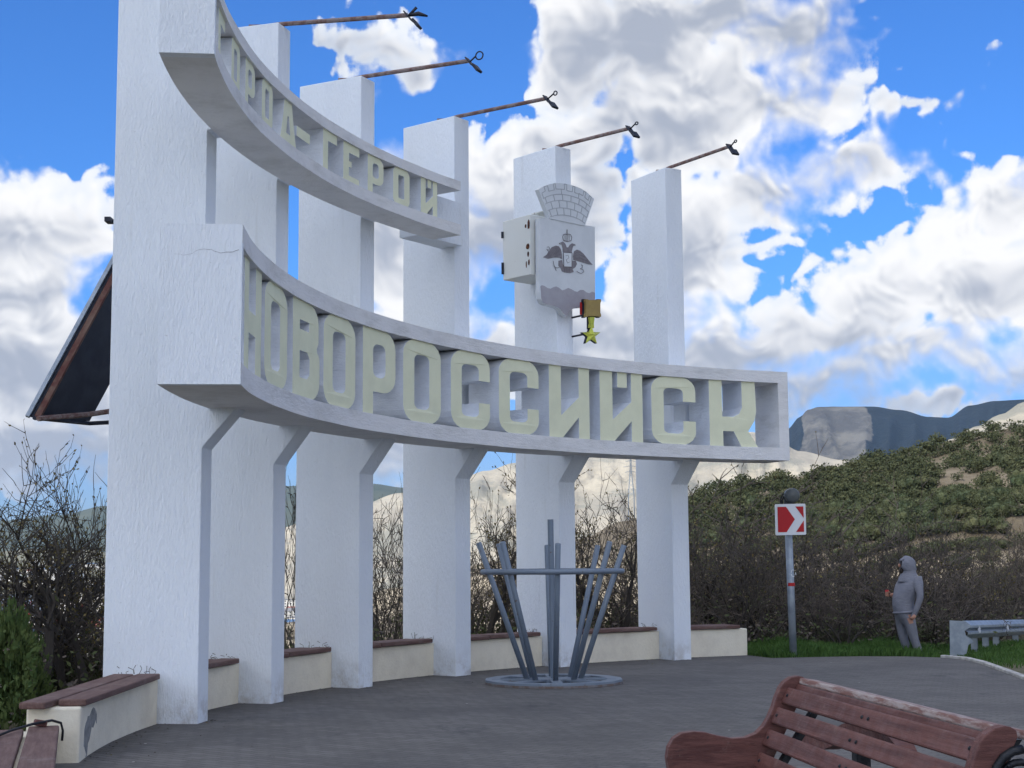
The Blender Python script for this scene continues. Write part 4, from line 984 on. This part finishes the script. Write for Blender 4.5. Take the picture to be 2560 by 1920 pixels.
# ------------------------------------------------------------------ vegetation
def shrub_meshes(seed, h, stems, spread, levels=4, buds=.3, leaf=.05, dens=1.0, r0=.05):
    r_ = random.Random(seed); A, B, C = MB(), MB(), MB()
    def grow(p, d, L, r, lev):
        n_ = 4 if lev < 2 else 3; pts = [p]; dd = d.copy()
        for k in range(n_):
            dd = (dd + Vector((r_.gauss(0, .25), r_.gauss(0, .25), r_.gauss(.03, .16)))).normalized()
            pts.append(pts[-1] + dd*(L/n_))
        rad = [r*(1-.55*k/n_) for k in range(n_+1)]
        (A if lev < 2 else B).tube(pts, rad, 5 if lev == 0 else 3, cap=False)
        if lev >= levels:
            for q_ in pts[1:]:
                if r_.random() < buds:
                    a = Vector((r_.gauss(0, 1), r_.gauss(0, 1), r_.gauss(.3, 1))).normalized(); b = a.orthogonal().normalized()
                    s_ = leaf*r_.uniform(.5, 1.1); c = q_ + a*s_*.4
                    C.add([c-a*s_*.6, c+b*s_*.4, c+a*s_*.7, c-b*s_*.4], [(0, 1, 2, 3)])
            return
        m = int((5 if lev == 0 else 4)*dens + r_.random())
        for k in range(m):
            t = r_.uniform(.25, 1) if k else 1; i = min(n_-1, int(t*n_)); f = t*n_-i
            q_ = pts[i].lerp(pts[i+1], f)
            ax = Vector((r_.gauss(0, 1), r_.gauss(0, 1), r_.gauss(.1, .6))).normalized()
            nd = (dd*.9 + ax*r_.uniform(.5, 1.0)).normalized()
            grow(q_, nd, L*r_.uniform(.48, .78), max(.0075, rad[i]*.64), lev+1)
    for k in range(stems):
        a = r_.uniform(0, 6.283); d = Vector((math.cos(a)*spread, math.sin(a)*spread, 1)).normalized()
        grow(Vector((math.cos(a)*.12, math.sin(a)*.12, -.25)), d, h*r_.uniform(.38, .55), r0*r_.uniform(.6, 1.1), 0)
    return A, B, C
SH = []
for k_, (h_, st_, sp_, lv, bu, lf, de, r0) in enumerate([(4.2,4,.40,4,.12,.04,.75,.07),(3.6,5,.5,4,.12,.045,.72,.06),(4.8,4,.34,4,.5,.06,.85,.13),(3.0,6,.6,4,.35,.05,.70,.045),(3.4,6,.5,4,.06,.035,.72,.05),(2.6,8,.7,3,.85,.08,1.3,.03)]):
    A, B, C = shrub_meshes(40+k_, h_, st_, sp_, lv, bu, lf, de, r0)
    SH.append((A.mesh('stems', M_bark, recalc=False), B.mesh('twigs', M_bark if k_ % 2 == 0 else M_twig, recalc=False), C.mesh('buds', M_leafd if k_ in (3, 5) else M_bud, recalc=False), h_))
def put_shrub(k_, x, y, sc, label, group, name='bare_shrub', z=None, cat='shrub', rz=None, wd=1):
    r_ = empty(name, (x, y, ground_z(x, y)-.05 if z is None else z), rnd.uniform(0, 6.28) if rz is None else rz); tag(r_, label, cat, group)
    for nm, me_ in zip(('stems', 'twigs', 'buds'), SH[k_][:3]):
        o = bpy.data.objects.new(nm, me_); col.objects.link(o); o.parent = r_; o.scale = (sc*wd, sc*wd, sc)
        if nm != 'stems': o['kind'] = 'stuff'
    return r_
GG = 'bare shrubs behind the monument'
GAPS = ['left of the first pylon', 'between the first and second pylons', 'between the second and third pylons', 'between the third and fourth pylons', 'between the fourth and fifth pylons', 'between the fifth and sixth pylons']
USED = {}
def uniq(lab):
    USED[lab] = USED.get(lab, 0)+1; return lab
def put_px(k_, px, Y, top, label, group=GG, name='bare_shrub', cat='shrub', wd=1):
    p = at(px, 1402, Y); gz = ground_z(p.x, Y)-.1; H = EYE + (1402-top)/FPX*Y - gz
    return put_shrub(k_, p.x, Y, H/SH[k_][3]/1.02, label, group, name, gz, cat, None, wd)
# the two bare trees by the left edge
put_px(2, 205, 18.3, 1015, 'bare budding tree with a crooked trunk just left of the first pylon', 'bare trees at the left', 'bare_tree', 'tree', .8)
put_px(2, 5, 17.6, 985, 'bare budding tree cut by the left edge of the picture', 'bare trees at the left', 'bare_tree', 'tree', .85)
put_px(0, 150, 19.6, 1110, 'bare shrub with forked stems near the first pylon behind the left bench', 'bare trees at the left', 'bare_shrub', 'shrub', .9)
put_px(2, 55, 19.2, 1040, 'bare budding tree rising over the green juniper at the left', 'bare trees at the left', 'bare_tree', 'tree', .8)
put_px(2, 110, 20.5, 1070, 'thinner bare tree standing between the two budding trees at the left', 'bare trees at the left', 'bare_tree', 'tree', .7)
KD = ['tall bare shrub', 'spreading bare shrub', 'upright bare shrub', 'twiggy shrub with a few drab leaves', 'many-stemmed bare shrub', 'low leafy bush']
GAPS = ['left of the first pylon', 'in the gap between the first and second pylons', 'in the gap between the second and third pylons', 'in the gap between the third and fourth pylons', 'in the gap between the fourth and fifth pylons', 'in the gap between the fifth and sixth pylons']
for k_, px, Y, top, gi, w_ in [(1,60,24,1330,0,.9),(4,165,24,1260,0,.8),(5,235,19.5,1500,0,.8),(3,120,19.4,1450,0,.8),
  (4,722,27,1060,2-1,.35),(5,720,25,1480,1,.5),
  (4,968,29,1200,2,.45),(1,1000,31,1290,2,.5),(5,985,29,1500,2,.6),(0,950,32,1240,2,.45),(3,985,30,1400,2,.5),
  (2,1225,26.5,1120,3,.6),(1,1250,28.5,1240,3,.6),(3,1195,28,1340,3,.6),(5,1240,28,1470,3,.8),(4,1270,31,1340,3,.8),(0,1205,31,1290,3,.7),
  (2,1490,28,1130,4,.7),(0,1560,30,1200,4,.6),(3,1520,28.6,1340,4,.7),(5,1475,28.5,1460,4,.9),(4,1580,32,1350,4,.8),(1,1440,33,1320,4,.8)]:
    gi2 = {0: 0, 1: 2, 2: 3, 3: 4, 4: 5}[gi] if gi else 0
    put_px(k_, px, Y, top-(75 if gi and k_ != 5 else 20), uniq('%s %s' % (KD[k_], GAPS[gi2])), wd=w_)
rs = random.Random(11); NTH = ['first', 'second', 'third', 'fourth', 'fifth', 'sixth', 'seventh', 'eighth', 'ninth', 'tenth', 'eleventh', 'twelfth', 'thirteenth', 'fourteenth']
ROW = ['front', 'second', 'third', 'rear']
for i in range(48):
    row = i % 4; px = 1735 + (i+.5)/48*1020 + rs.uniform(-22, 22)
    Y = 28.8 + row*2.9 + rs.uniform(-.5, .8) + max(0, px-2380)/38
    top = 1165 + row*6 + rs.uniform(-50, 70) + min(95, max(0, px-1850)*.4)
    k_ = rs.choice([0, 1, 1, 2, 3, 4, 4, 2])
    if row == 0:
        k_ = rs.choice([1, 3, 4]); top += 90
    put_px(k_, px, Y, top, uniq('%s, %s from left in the thicket\'s %s row' % (KD[k_], NTH[i//4], ROW[row])), 'thicket of shrubs right of the monument', wd=.85)
for i, px in enumerate((1800, 1930, 2090, 2190, 2350, 2480, 2600)):
    put_px(5, px, 29.4+.3*(i % 2)+max(0, px-2380)/38, 1520, uniq('low leafy bush, %s from the left at the foot of the roadside thicket' % NTH[i]), 'thicket of shrubs right of the monument')
# undergrowth: low leaf and twig litter down the slope behind the wall
q = MB(); r_ = random.Random(5)
def litter(x, y, n_, hh, s0):
    z = ground_z(x, y)
    for k in range(n_):
        c = Vector((x+r_.gauss(0, .35), y+r_.gauss(0, .35), z+abs(r_.gauss(0, hh)))); a = Vector((r_.gauss(0, 1), r_.gauss(0, 1), r_.gauss(0, .7))).normalized(); b = a.orthogonal().normalized(); s_ = s0*r_.uniform(.5, 1.3)
        q.add([c-a*s_, c+b*s_*.5, c+a*s_, c-b*s_*.5], [(0, 1, 2, 3)], 0 if r_.random() < .6 else 1)
for i in range(1500):
    if i < 700: th = r_.uniform(-2.0, -.35); p = cyl(RP+r_.uniform(1.7, 9), th, 0); x, y = p.x, p.y
    else: x = r_.uniform(3.5, 18); y = max(27.6, 27.4+2.2*max(0, x-8.2)) + r_.uniform(.4, 8)
    litter(x, y, 22, .40, .045)
tag(q.build('undergrowth', [M_leafd, M_twig], recalc=False), kind='stuff')

q = MB(); r_ = random.Random(15)
for i in range(900):
    th = r_.uniform(-1.72, TE); rr = RBF - .02 - abs(r_.gauss(0, .12 if r_.random() < .7 else .9))
    if any(abs(th-t_) < .016 and rr > RP-.06 for t_ in TH): rr = RP - .04 - abs(r_.gauss(0, .06))
    p = cyl(rr, th, .004+r_.uniform(0, .006)); a = r_.uniform(0, 6.28); s_ = r_.uniform(.006, .020); d1 = Vector((math.cos(a), math.sin(a), r_.uniform(-.1, .3)))*s_; d2 = Vector((-math.sin(a), math.cos(a), 0))*s_*.6
    q.add([p-d1, p+d2, p+d1, p-d2], [(0, 1, 2, 3)], 0 if r_.random() < .8 else 1)
tag(q.build('leaf_litter', [mat('dead_leaf', (.055, .042, .03), .9), M_bud], recalc=False), kind='stuff')

# grass strip behind the pavement and under the guardrail
q = MB(); r_ = random.Random(9); clumps = [(r_.uniform(3.6, 12), r_.uniform(25, 32)) for _ in range(50)]
def inside(x, y):
    for (a, b) in zip(far, far[1:]):
        if a.x <= x <= b.x:
            yy = a.y+(b.y-a.y)*(x-a.x)/(b.x-a.x+1e-9); return y < yy+.02
    if x < far[0].x: return math.hypot(x-CX, y-CY) < RP+.95
    return False
def blade(x, y, h_, z):
    a = r_.uniform(0, 6.28); w = .008; ln = r_.uniform(.1, .6)*h_
    dx, dy = math.cos(a), math.sin(a)
    q.add([(x-dy*w, y+dx*w, z), (x+dy*w, y-dx*w, z), (x+dx*ln*.4-dy*w*.7, y+dy*ln*.4+dx*w*.7, z+h_*.65), (x+dx*ln, y+dy*ln, z+h_)], [(0, 1, 2), (2, 1, 3)])
cnt = 0
while cnt < 26000:
    x = r_.uniform(3.9, 10.5); y = r_.uniform(23.5, 30.5)
    if inside(x, y): continue
    if x > 7.2 and y < 24.6: 
        if r_.random() < .7: continue
    s_ = plaza_s(x, y)
    if s_ > 2.5: continue
    h_ = .09 + .17*max(0, mnoise.noise(Vector((x*1.1, y*1.1, 4)))+.35) + r_.uniform(0, .06)
    if x > 7.1: h_ *= .4
    blade(x, y, h_, ground_z(x, y)); cnt += 1
tag(q.build('grass', M_grassm, recalc=False), kind='stuff')

# junipers
def juniper_mesh(seed, name, n_, mt, s0=.12, core=True):
    r_ = random.Random(seed); q = MB(); lobes = [(Vector((r_.gauss(0, .32), r_.gauss(0, .32), r_.uniform(.25, .8))), r_.uniform(.28, .5)) for _ in range(9)]
    for k in range(n_):
        c0, rr = lobes[k % 9]; d = Vector((r_.gauss(0, 1), r_.gauss(0, 1), r_.gauss(.15, 1))).normalized()
        c = c0 + d*rr*(.72+.34*r_.random()**.5)
        if c.z < .02: continue
        a = (d + Vector((r_.gauss(0, .5), r_.gauss(0, .5), r_.gauss(.5, .4)))).normalized(); b = a.cross(Vector((r_.gauss(0, 1), r_.gauss(0, 1), r_.gauss(0, 1)))).normalized(); s_ = s0*r_.uniform(.5, 1.2)
        q.add([c-a*s_*.5, c+b*s_*.42, c+a*s_, c-b*s_*.42], [(0, 1, 2, 3)])
    if core:
        for c0, rr in lobes:
            t_ = bmesh.new(); bmesh.ops.create_icosphere(t_, subdivisions=1, radius=rr*.74)
            q.add([c0+v.co for v in t_.verts], [[v.index for v in f.verts] for f in t_.faces]); t_.free()
        q.tube([(0, 0, -.4), (0, 0, .4)], .06, 5)
    return q.mesh(name, mt, recalc=False)
jm = [juniper_mesh(k_, 'juniper_tree', 2200, M_junhill, .06) for k_ in range(5)]
jr = random.Random(21); u0, u1, nu, nv, HV = HG
def hill_pt(u, t):
    fi = (u-u0)/(u1-u0)*nu; i = min(nu-1, max(0, int(fi))); j = min(int(.8*nv), int(t*.8*nv)); v = HV[i*(nv+1)+j]; v2 = HV[(i+1)*(nv+1)+j]
    f = fi-i; return Vector([a+(b-a)*f for a, b in zip(v, v2)])
ua, ub_ = ray(1650, 1300).x, ray(2640, 1300).x; spots = []
for k_ in range(9000):
    u = jr.uniform(ua, ub_); t = jr.uniform(.08, 1.0)
    if len(spots) >= 1500: break
    p = hill_pt(u, t)
    if p.z < 1 and jr.random() < .75: continue
    dn = mnoise.fractal(Vector((p.x*.03, p.y*.03, 7)), 1, 2, 4)
    if dn + jr.uniform(-.5, .5) > -.12: spots.append((p, jr.uniform(.9, 2.1)*(.8+.4*t)))
spots.sort(key=lambda a: -a[1]/a[0].y)
HLAB = ['dark green juniper on the dry hillside to the right', 'rounded juniper bush on the dry hillside to the right', 'ragged juniper on the dry hillside to the right', 'broad juniper on the dry hillside to the right', 'small upright juniper on the dry hillside to the right']
for i, (p, s_) in enumerate(spots[:290]):
    o = bpy.data.objects.new('juniper_tree', jm[i % 5]); col.objects.link(o); o.location = p - Vector((0, 0, .1*s_)); o.rotation_euler.z = jr.uniform(0, 6.28)
    o.scale = (s_*.95, s_*.95, s_*jr.uniform(.7, 1.05)); 
    zx = 'left end' if p.x/p.y < ray(1850, 1300).x else ('behind the sign' if p.x/p.y < ray(2120, 1300).x else ('above the person' if p.x/p.y < ray(2380, 1300).x else 'right end'))
    tt = (p.y-HF)/(HC-HF); zy = 'foot' if tt < .35 else ('middle' if tt < .75 else 'skyline')
    tag(o, 'dark green juniper on the dry hill, %s, %s' % (zy, zx), 'juniper', 'junipers on the hillside')
low = [juniper_mesh(60+k_, 'low', 420, M_junhill, .15, False) for k_ in range(3)]
q = MB()
for i, (p, s_) in enumerate(spots[290:]):
    me_ = low[i % 3]; a = jr.uniform(0, 6.28); ca, sa = math.cos(a), math.sin(a)
    vs = [(p.x+(v.co.x*ca-v.co.y*sa)*s_, p.y+(v.co.x*sa+v.co.y*ca)*s_, p.z+v.co.z*s_*.85) for v in me_.vertices]
    q.add(vs, [tuple(f.vertices) for f in me_.polygons])
for me_ in low: bpy.data.meshes.remove(me_)
tag(q.build('juniper_wood', M_junhill, recalc=False), kind='stuff')
# the green juniper at the lower left corner
for k_, (px, Y, top, lab) in enumerate([(-5, 15.5, 1520, 'bright green juniper bush at the lower left corner behind the bench'), (85, 16.2, 1600, 'small green juniper sprig beside the bench planks at the lower left')]):
    r0 = empty('juniper_bush', (at(px, 1402, Y).x, Y, ground_z(at(px, 1402, Y).x, Y)-.05)); tag(r0, lab, 'juniper', 'green junipers by the left bench')
    H = EYE+(1402-top)/FPX*Y - r0.location.z
    me_ = juniper_mesh(80+k_, 'foliage', 3800, M_jbright, .07, False); o = bpy.data.objects.new('foliage', me_); col.objects.link(o); o.parent = r0; o.scale = (H*.42, H*.42, H*.86)
    q = MB(); q.tube([(0, 0, -.4), (.03, 0, H*.4), (-.02, .03, H*.8)], [.05, .035, .01], 6); q.build('trunk', M_bark, r0)

# ------------------------------------------------------------------ the town in the valley
M_hw = [mat('house_wall_white', (.66, .64, .60), .9), mat('house_wall_buff', (.50, .44, .35), .9), mat('house_wall_grey', (.40, .41, .43), .9)]
M_hr = [mat('roof_tile_red', (.26, .085, .06), .9), mat('roof_sheet_blue', (.07, .13, .24), .7), mat('roof_slate_grey', (.20, .20, .21), .9)]
M_win = mat('dark_window', (.03, .04, .05), .3)
def house_mesh(w, d, h, rh, mw, mr, block=False):
    q = MB(); q.box((0, 0, h/2-2), (w, d, h+4), 0, 0)
    if block: q.box((0, 0, h+.4), (w+.6, d+.6, .8), 0, 1)
    else:
        e_ = .5; q.add([(-w/2-e_, -d/2-e_, h), (w/2+e_, -d/2-e_, h), (w/2+e_, d/2+e_, h), (-w/2-e_, d/2+e_, h), (-w/2, 0, h+rh), (w/2, 0, h+rh)], [(0, 1, 5, 4), (2, 3, 4, 5), (1, 2, 5), (3, 0, 4), (3, 2, 1, 0)], 1)
    fl = max(1, int(h/3)); nw = max(2, int(w/3.2))
    for f in range(fl):
        for c in range(nw): q.box((-w/2+(c+.5)*w/nw, -d/2-.05, 1.6+f*3), (1.2, .2, 1.4), 0, 2)
    return q.mesh('house', [mw, mr, M_win])
hm = [(house_mesh(11, 8, 5.5, 3, M_hw[0], M_hr[0]), 'white house with a red tiled roof in the valley town'), (house_mesh(14, 9, 6, 3, M_hw[1], M_hr[0]), 'buff house with a red roof in the valley town'), (house_mesh(22, 12, 7, 2.5, M_hw[2], M_hr[1]), 'long shed with a blue roof in the valley town'),
      (house_mesh(26, 12, 15, 0, M_hw[0], M_hr[2], True), 'white flat-roofed apartment block in the valley town'), (house_mesh(12, 9, 6, 3, M_hw[0], M_hr[2]), 'white house with a grey roof in the valley town'), (house_mesh(34, 16, 9, 3, M_hw[0], M_hr[1]), 'white warehouse with a blue roof in the valley town')]
hr_ = random.Random(77)
def put_house(k_, px, Y):
    wh = ' across the bay' if Y > 3000 else (', left of the first pylon' if px < 300 else ', seen between the pylons')
    p = at(px, 1402, Y); o = bpy.data.objects.new('town_house', hm[k_][0]); col.objects.link(o); o.location = (p.x, Y, ground_z(p.x, Y)); o.rotation_euler.z = hr_.uniform(-.5, .5)
    tag(o, hm[k_][1]+wh, 'house', 'houses of the town in the valley')
for i in range(110):
    px = hr_.choice([hr_.uniform(-60, 290), hr_.uniform(-60, 290), hr_.uniform(680, 760), hr_.uniform(910, 1030), hr_.uniform(910, 1030), hr_.uniform(1160, 1310)])
    Y = hr_.uniform(820, 1830); put_house(hr_.choice([0, 0, 1, 2, 3, 4, 4, 5]), px, Y)
for i in range(60):
    px = hr_.choice([hr_.uniform(-60, 290), hr_.uniform(-60, 290), hr_.uniform(910, 1030)]); put_house(hr_.choice([3, 5, 3, 0, 5]), px, hr_.uniform(3420, 4300))
M_cy = mat('crane_yellow', (.62, .36, .04), .5); M_cr = mat('crane_red', (.55, .05, .03), .5)
def crane(px, Y, h_, mt, label, rz):
    p = at(px, 1402, Y); r0 = empty('harbour_crane', (p.x, Y, ground_z(p.x, Y)-.5), rz); tag(r0, label, 'crane', 'harbour cranes in the valley')
    q = MB()
    for sx_ in (-4, 4):
        for sy_ in (-4, 4): q.tube([(sx_, sy_, 0), (sx_*.35, sy_*.35, h_*.5)], .7, 4)
    q.box((0, 0, h_*.25), (6, 6, .8)); q.build('portal', mt, r0)
    q = MB(); q.box((0, 0, h_*.56), (6, 5, h_*.14)); q.build('cabin', mt, r0)
    q = MB()
    for dy in (-1.2, 1.2): q.tube([(2, dy, h_*.6), (h_*.45, dy*.3, h_*1.0)], .45, 4)
    q.tube([(-2, 0, h_*.62), (-1, 0, h_*.95), (h_*.45, 0, h_)], .3, 4); q.build('jib', mt, r0)
crane(62, 1500, 34, M_cy, 'yellow harbour crane in the valley below the bare tree', .4); crane(78, 1560, 36, M_cr, 'red harbour crane just right of the yellow one in the valley', 2.6)
crane(212, 1520, 36, M_cr, 'red harbour crane seen close to the first pylon in the valley', .9); crane(170, 1700, 34, M_cy, 'yellow harbour crane farther off by the water', 2.2)
# steel lattice mast on the chalk slope
pm = at(1578, 1240, 1500); mr = empty('lattice_mast', tuple(pm)); tag(mr, 'grey lattice power mast on the chalk slope seen left of the sixth pylon', 'power mast')
q = MB(); H = 38
for a in (45, 135, 225, 315):
    ca, sa = math.cos(R(a)), math.sin(R(a)); q.tube([(ca*4, sa*4, -30), (ca*4, sa*4, 0), (ca*1.2, sa*1.2, H*.62), (ca*.6, sa*.6, H)], .28, 4)
for k_ in range(9):
    z0, z1 = H*k_/9, H*(k_+1)/9; w0, w1 = 4-3.3*min(1, k_/6), 4-3.3*min(1, (k_+1)/6)
    for s_ in (-1, 1): q.tube([(-w0*.7*s_, -w0*.7, z0), (w1*.7*s_, -w1*.7, z1)], .16, 3)
for z, w in ((H*.62, 6), (H*.76, 7.5), (H*.9, 5)): q.tube([(-w, 0, z), (0, 0, z+1.2), (w, 0, z)], .25, 4)
q.build('lattice', M_steel, mr)

# ------------------------------------------------------------------ the person in the grey tracksuit
M_hood = mat('grey_jersey', lambda k: k.mix(k.noise(k.pos, 14, 5, .7), (.165, .17, .20), (.225, .23, .262)), .95, bump=lambda k: (k.noise(k.vm('MULTIPLY', k.pos, (9, 9, 16)), 1, 4, .6, dist=1), .6, .03))
M_trous = mat('grey_trousers', lambda k: k.mix(k.noise(k.pos, 12, 5, .7), (.15, .155, .18), (.205, .21, .235)), .95, bump=lambda k: (k.noise(k.vm('MULTIPLY', k.pos, (14, 14, 7)), 1, 4, .6, dist=1), .7, .03))
M_skin = mat('skin', (.42, .22, .15), .6); M_beard = mat('dark_beard', (.03, .022, .018), .9); M_shoe = mat('dark_shoe', (.03, .03, .034), .7)
YPn = 26.05; pz = ground_z(at(2285, 1402, YPn).x, YPn); per = empty('person', (at(2285, 1402, YPn).x, YPn, pz))
tag(per, 'person in a grey hooded tracksuit standing on the grass edge, looking left, hand in pocket', 'person')
def pp(px, py, dy=0): p = at(px, py, YPn); return Vector((p.x-per.location.x, dy, p.z-pz))
J = {}; ed = []
def jt(n_, px, py, dy, r, par=None, r2=None): J[n_] = (pp(px, py, dy), (r, r2 or r)); ed.append((par, n_)) if par else None
jt('pelvis', 2265, 1537, 0, .155, None, .175)
jt('belly', 2257, 1512, 0, .205, 'pelvis', .205); jt('belly2', 2258, 1490, 0, .205, 'belly', .20); jt('chest', 2270, 1466, 0, .165, 'belly2', .20); jt('neckb', 2274, 1444, 0, .085, 'chest', .14); jt('neck', 2270, 1434, 0, .062, 'neckb'); jt('headl', 2266, 1421, 0, .085, 'neck'); jt('head', 2264, 1408, 0, .098, 'headl')
for s_, nm in ((-1, 'L'), (1, 'R')):
    near = s_ < 0
    jt('sh'+nm, 2284 if near else 2272, 1450, s_*.19, .085, 'chest')
    if near:
        jt('elL', 2291, 1490, -.27, .062, 'shL'); jt('wrL', 2281, 1523, -.25, .048, 'elL'); jt('haL', 2276, 1537, -.22, .042, 'wrL'); jt('hbL', 2270, 1548, -.19, .035, 'haL')
    else:
        jt('elR', 2262, 1490, .27, .058, 'shR'); jt('wrR', 2240, 1490, .20, .045, 'elR'); jt('haR', 2232, 1487, .16, .040, 'wrR')
    hx, kx, ax = ((2270, 2281, 2296) if near else (2256, 2262, 2276))
    jt('hip'+nm, hx, 1550, s_*.09, .110, 'pelvis'); jt('th'+nm, (hx+kx)/2, 1572, s_*.10, .098, 'hip'+nm); jt('kn'+nm, kx, 1596, s_*.10, .078, 'th'+nm); jt('ca'+nm, (kx+ax)/2, 1615, s_*.10, .073, 'kn'+nm); jt('an'+nm, ax, 1634, s_*.10, .068, 'ca'+nm)
names_ = list(J); me = bpy.data.meshes.new('body'); me.from_pydata([J[k_][0] for k_ in names_], [(names_.index(a), names_.index(b)) for a, b in ed], [])
bo = bpy.data.objects.new('body', me); col.objects.link(bo)
bo.modifiers.new('skin', 'SKIN'); me.skin_vertices or None
for i, k_ in enumerate(names_): me.skin_vertices[0].data[i].radius = J[k_][1]; me.skin_vertices[0].data[i].use_root = (k_ == 'pelvis')
sb = bo.modifiers.new('sub', 'SUBSURF'); sb.levels = 2; sb.render_levels = 2
bpy.context.view_layer.update(); dg = bpy.context.evaluated_depsgraph_get()
bm2 = bpy.data.meshes.new_from_object(bo.evaluated_get(dg)); bo.modifiers.clear(); bo.data = bm2; bpy.data.meshes.remove(me); bo.parent = per; bm2.name = 'body'
for mt in (M_hood, M_trous, M_skin): bm2.materials.append(mt)
zh = J['pelvis'][0].z+.02; zn = J['neck'][0].z
for f in bm2.polygons:
    c = f.center; f.use_smooth = True
    if c.z > zn+.0: f.material_index = 2
    elif min((c-J['haR'][0]).length, 9) < .075: f.material_index = 2
    elif c.z < zh and (c-J['haL'][0]).length > .14 and (c-J['wrL'][0]).length > .12 and not (c.y < -.20 and c.z > zh-.1): f.material_index = 1
    elif (c-J['hbL'][0]).length < .06: f.material_index = 2
    else: f.material_index = 0
hc = (J['head'][0]+J['headl'][0])/2 + Vector((.02, 0, .0))
t_ = bmesh.new(); bmesh.ops.create_uvsphere(t_, u_segments=28, v_segments=18, radius=1)
for v in t_.verts:
    d = v.co.copy(); w = 1 + .03*math.sin(d.z*9+d.x*5) + .02*mnoise.noise(d*4)
    v.co = Vector((d.x*.150*w + (.015 if d.z < -.3 else 0), d.y*.138*w, d.z*.172*w))
bmesh.ops.delete(t_, geom=[f for f in t_.faces if f.calc_center_median().x < -.085 and -.13 < f.calc_center_median().z < .10 and abs(f.calc_center_median().y) < .085], context='FACES')
hme = bpy.data.meshes.new('hood'); t_.to_mesh(hme); t_.free(); ho = bpy.data.objects.new('hood', hme); col.objects.link(ho); ho.parent = per; ho.location = hc; hme.materials.append(M_hood)
for f in hme.polygons: f.use_smooth = True
sm = ho.modifiers.new('thick', 'SOLIDIFY'); sm.thickness = .014; sm.offset = -1
nb = (J['neckb'][0]+J['neck'][0])/2; q = MB(); q.lathe([(.19, -.10), (.175, -.04), (.150, .0), (.128, .05), (.120, .10)], nb+Vector((.0, 0, .0)), 'Z', 20); q.build('hood_drape', M_hood, per, smooth=True)
q = MB(); q.lathe([(.0, -.03), (.02, -.012), (.026, .01), (.012, .035), (0, .04)], hc+Vector((-.135, 0, -.0)), 'Z', 8); q.build('nose', M_skin, per, smooth=True)
for s_ in (-1, 1):
    q = MB(); q.box(hc+Vector((-.108, s_*.034, .03)), (.012, .022, .010)); q.build('eye', M_beard, per)
q = MB(); t_ = bmesh.new(); bmesh.ops.create_icosphere(t_, subdivisions=2, radius=1); q.add([hc+Vector((-.085+v.co.x*.05, v.co.y*.066, -.085+v.co.z*.065)) for v in t_.verts], [[v.index for v in f.verts] for f in t_.faces]); t_.free(); q.build('beard', M_beard, per, smooth=True)
for nm in 'LR':
    a = J['an'+nm][0]; q = MB(); q.tube([(a.x+.08, a.y, .045), (a.x-.02, a.y, .055), (a.x-.12, a.y-.01, .045), (a.x-.19, a.y-.015, .035)], [.045, .055, .05, .03], 8); q.build('shoe', M_shoe, per, smooth=True)
hd = J['haR'][0]
for i in range(4):
    q = MB(); q.tube([hd+Vector((-.03, -.02+.0, .035-.02*i)), hd+Vector((-.075, -.03, .04-.02*i)), hd+Vector((-.085, .005, .04-.02*i))], [.011, .010, .008], 6); q.build('finger', M_skin, per, smooth=True)
q = MB(); q.tube([hd+Vector((-.01, -.03, .03)), hd+Vector((-.05, -.05, .06))], [.012, .009], 6); q.build('thumb', M_skin, per, smooth=True)
q = MB(); hl = J['haL'][0]; q.tube([hl+Vector((.01, -.035, .0)), hl+Vector((-.02, -.04, -.035)), hl+Vector((-.045, -.03, -.06))], [.03, .034, .022], 8); q.build('hand', M_skin, per, smooth=True)
cupo = MB(); cupo.lathe([(0, -.05), (.028, -.05), (.036, .06), (0, .06)], per.location+hd+Vector((-.055, .005, .02)), 'Z', 12)
tag(cupo.build('paper_cup', M_redp, smooth=True), 'small red cup held in front of the person in grey', 'cup')
q = MB(); q.tube([J['pelvis'][0]+Vector((-.015+.185*math.cos(a), .20*math.sin(a), .05+.015*math.cos(a))) for a in np.linspace(0, 6.283, 25)], .022, 6, cap=False); q.build('hem', M_hood, per, smooth=True)
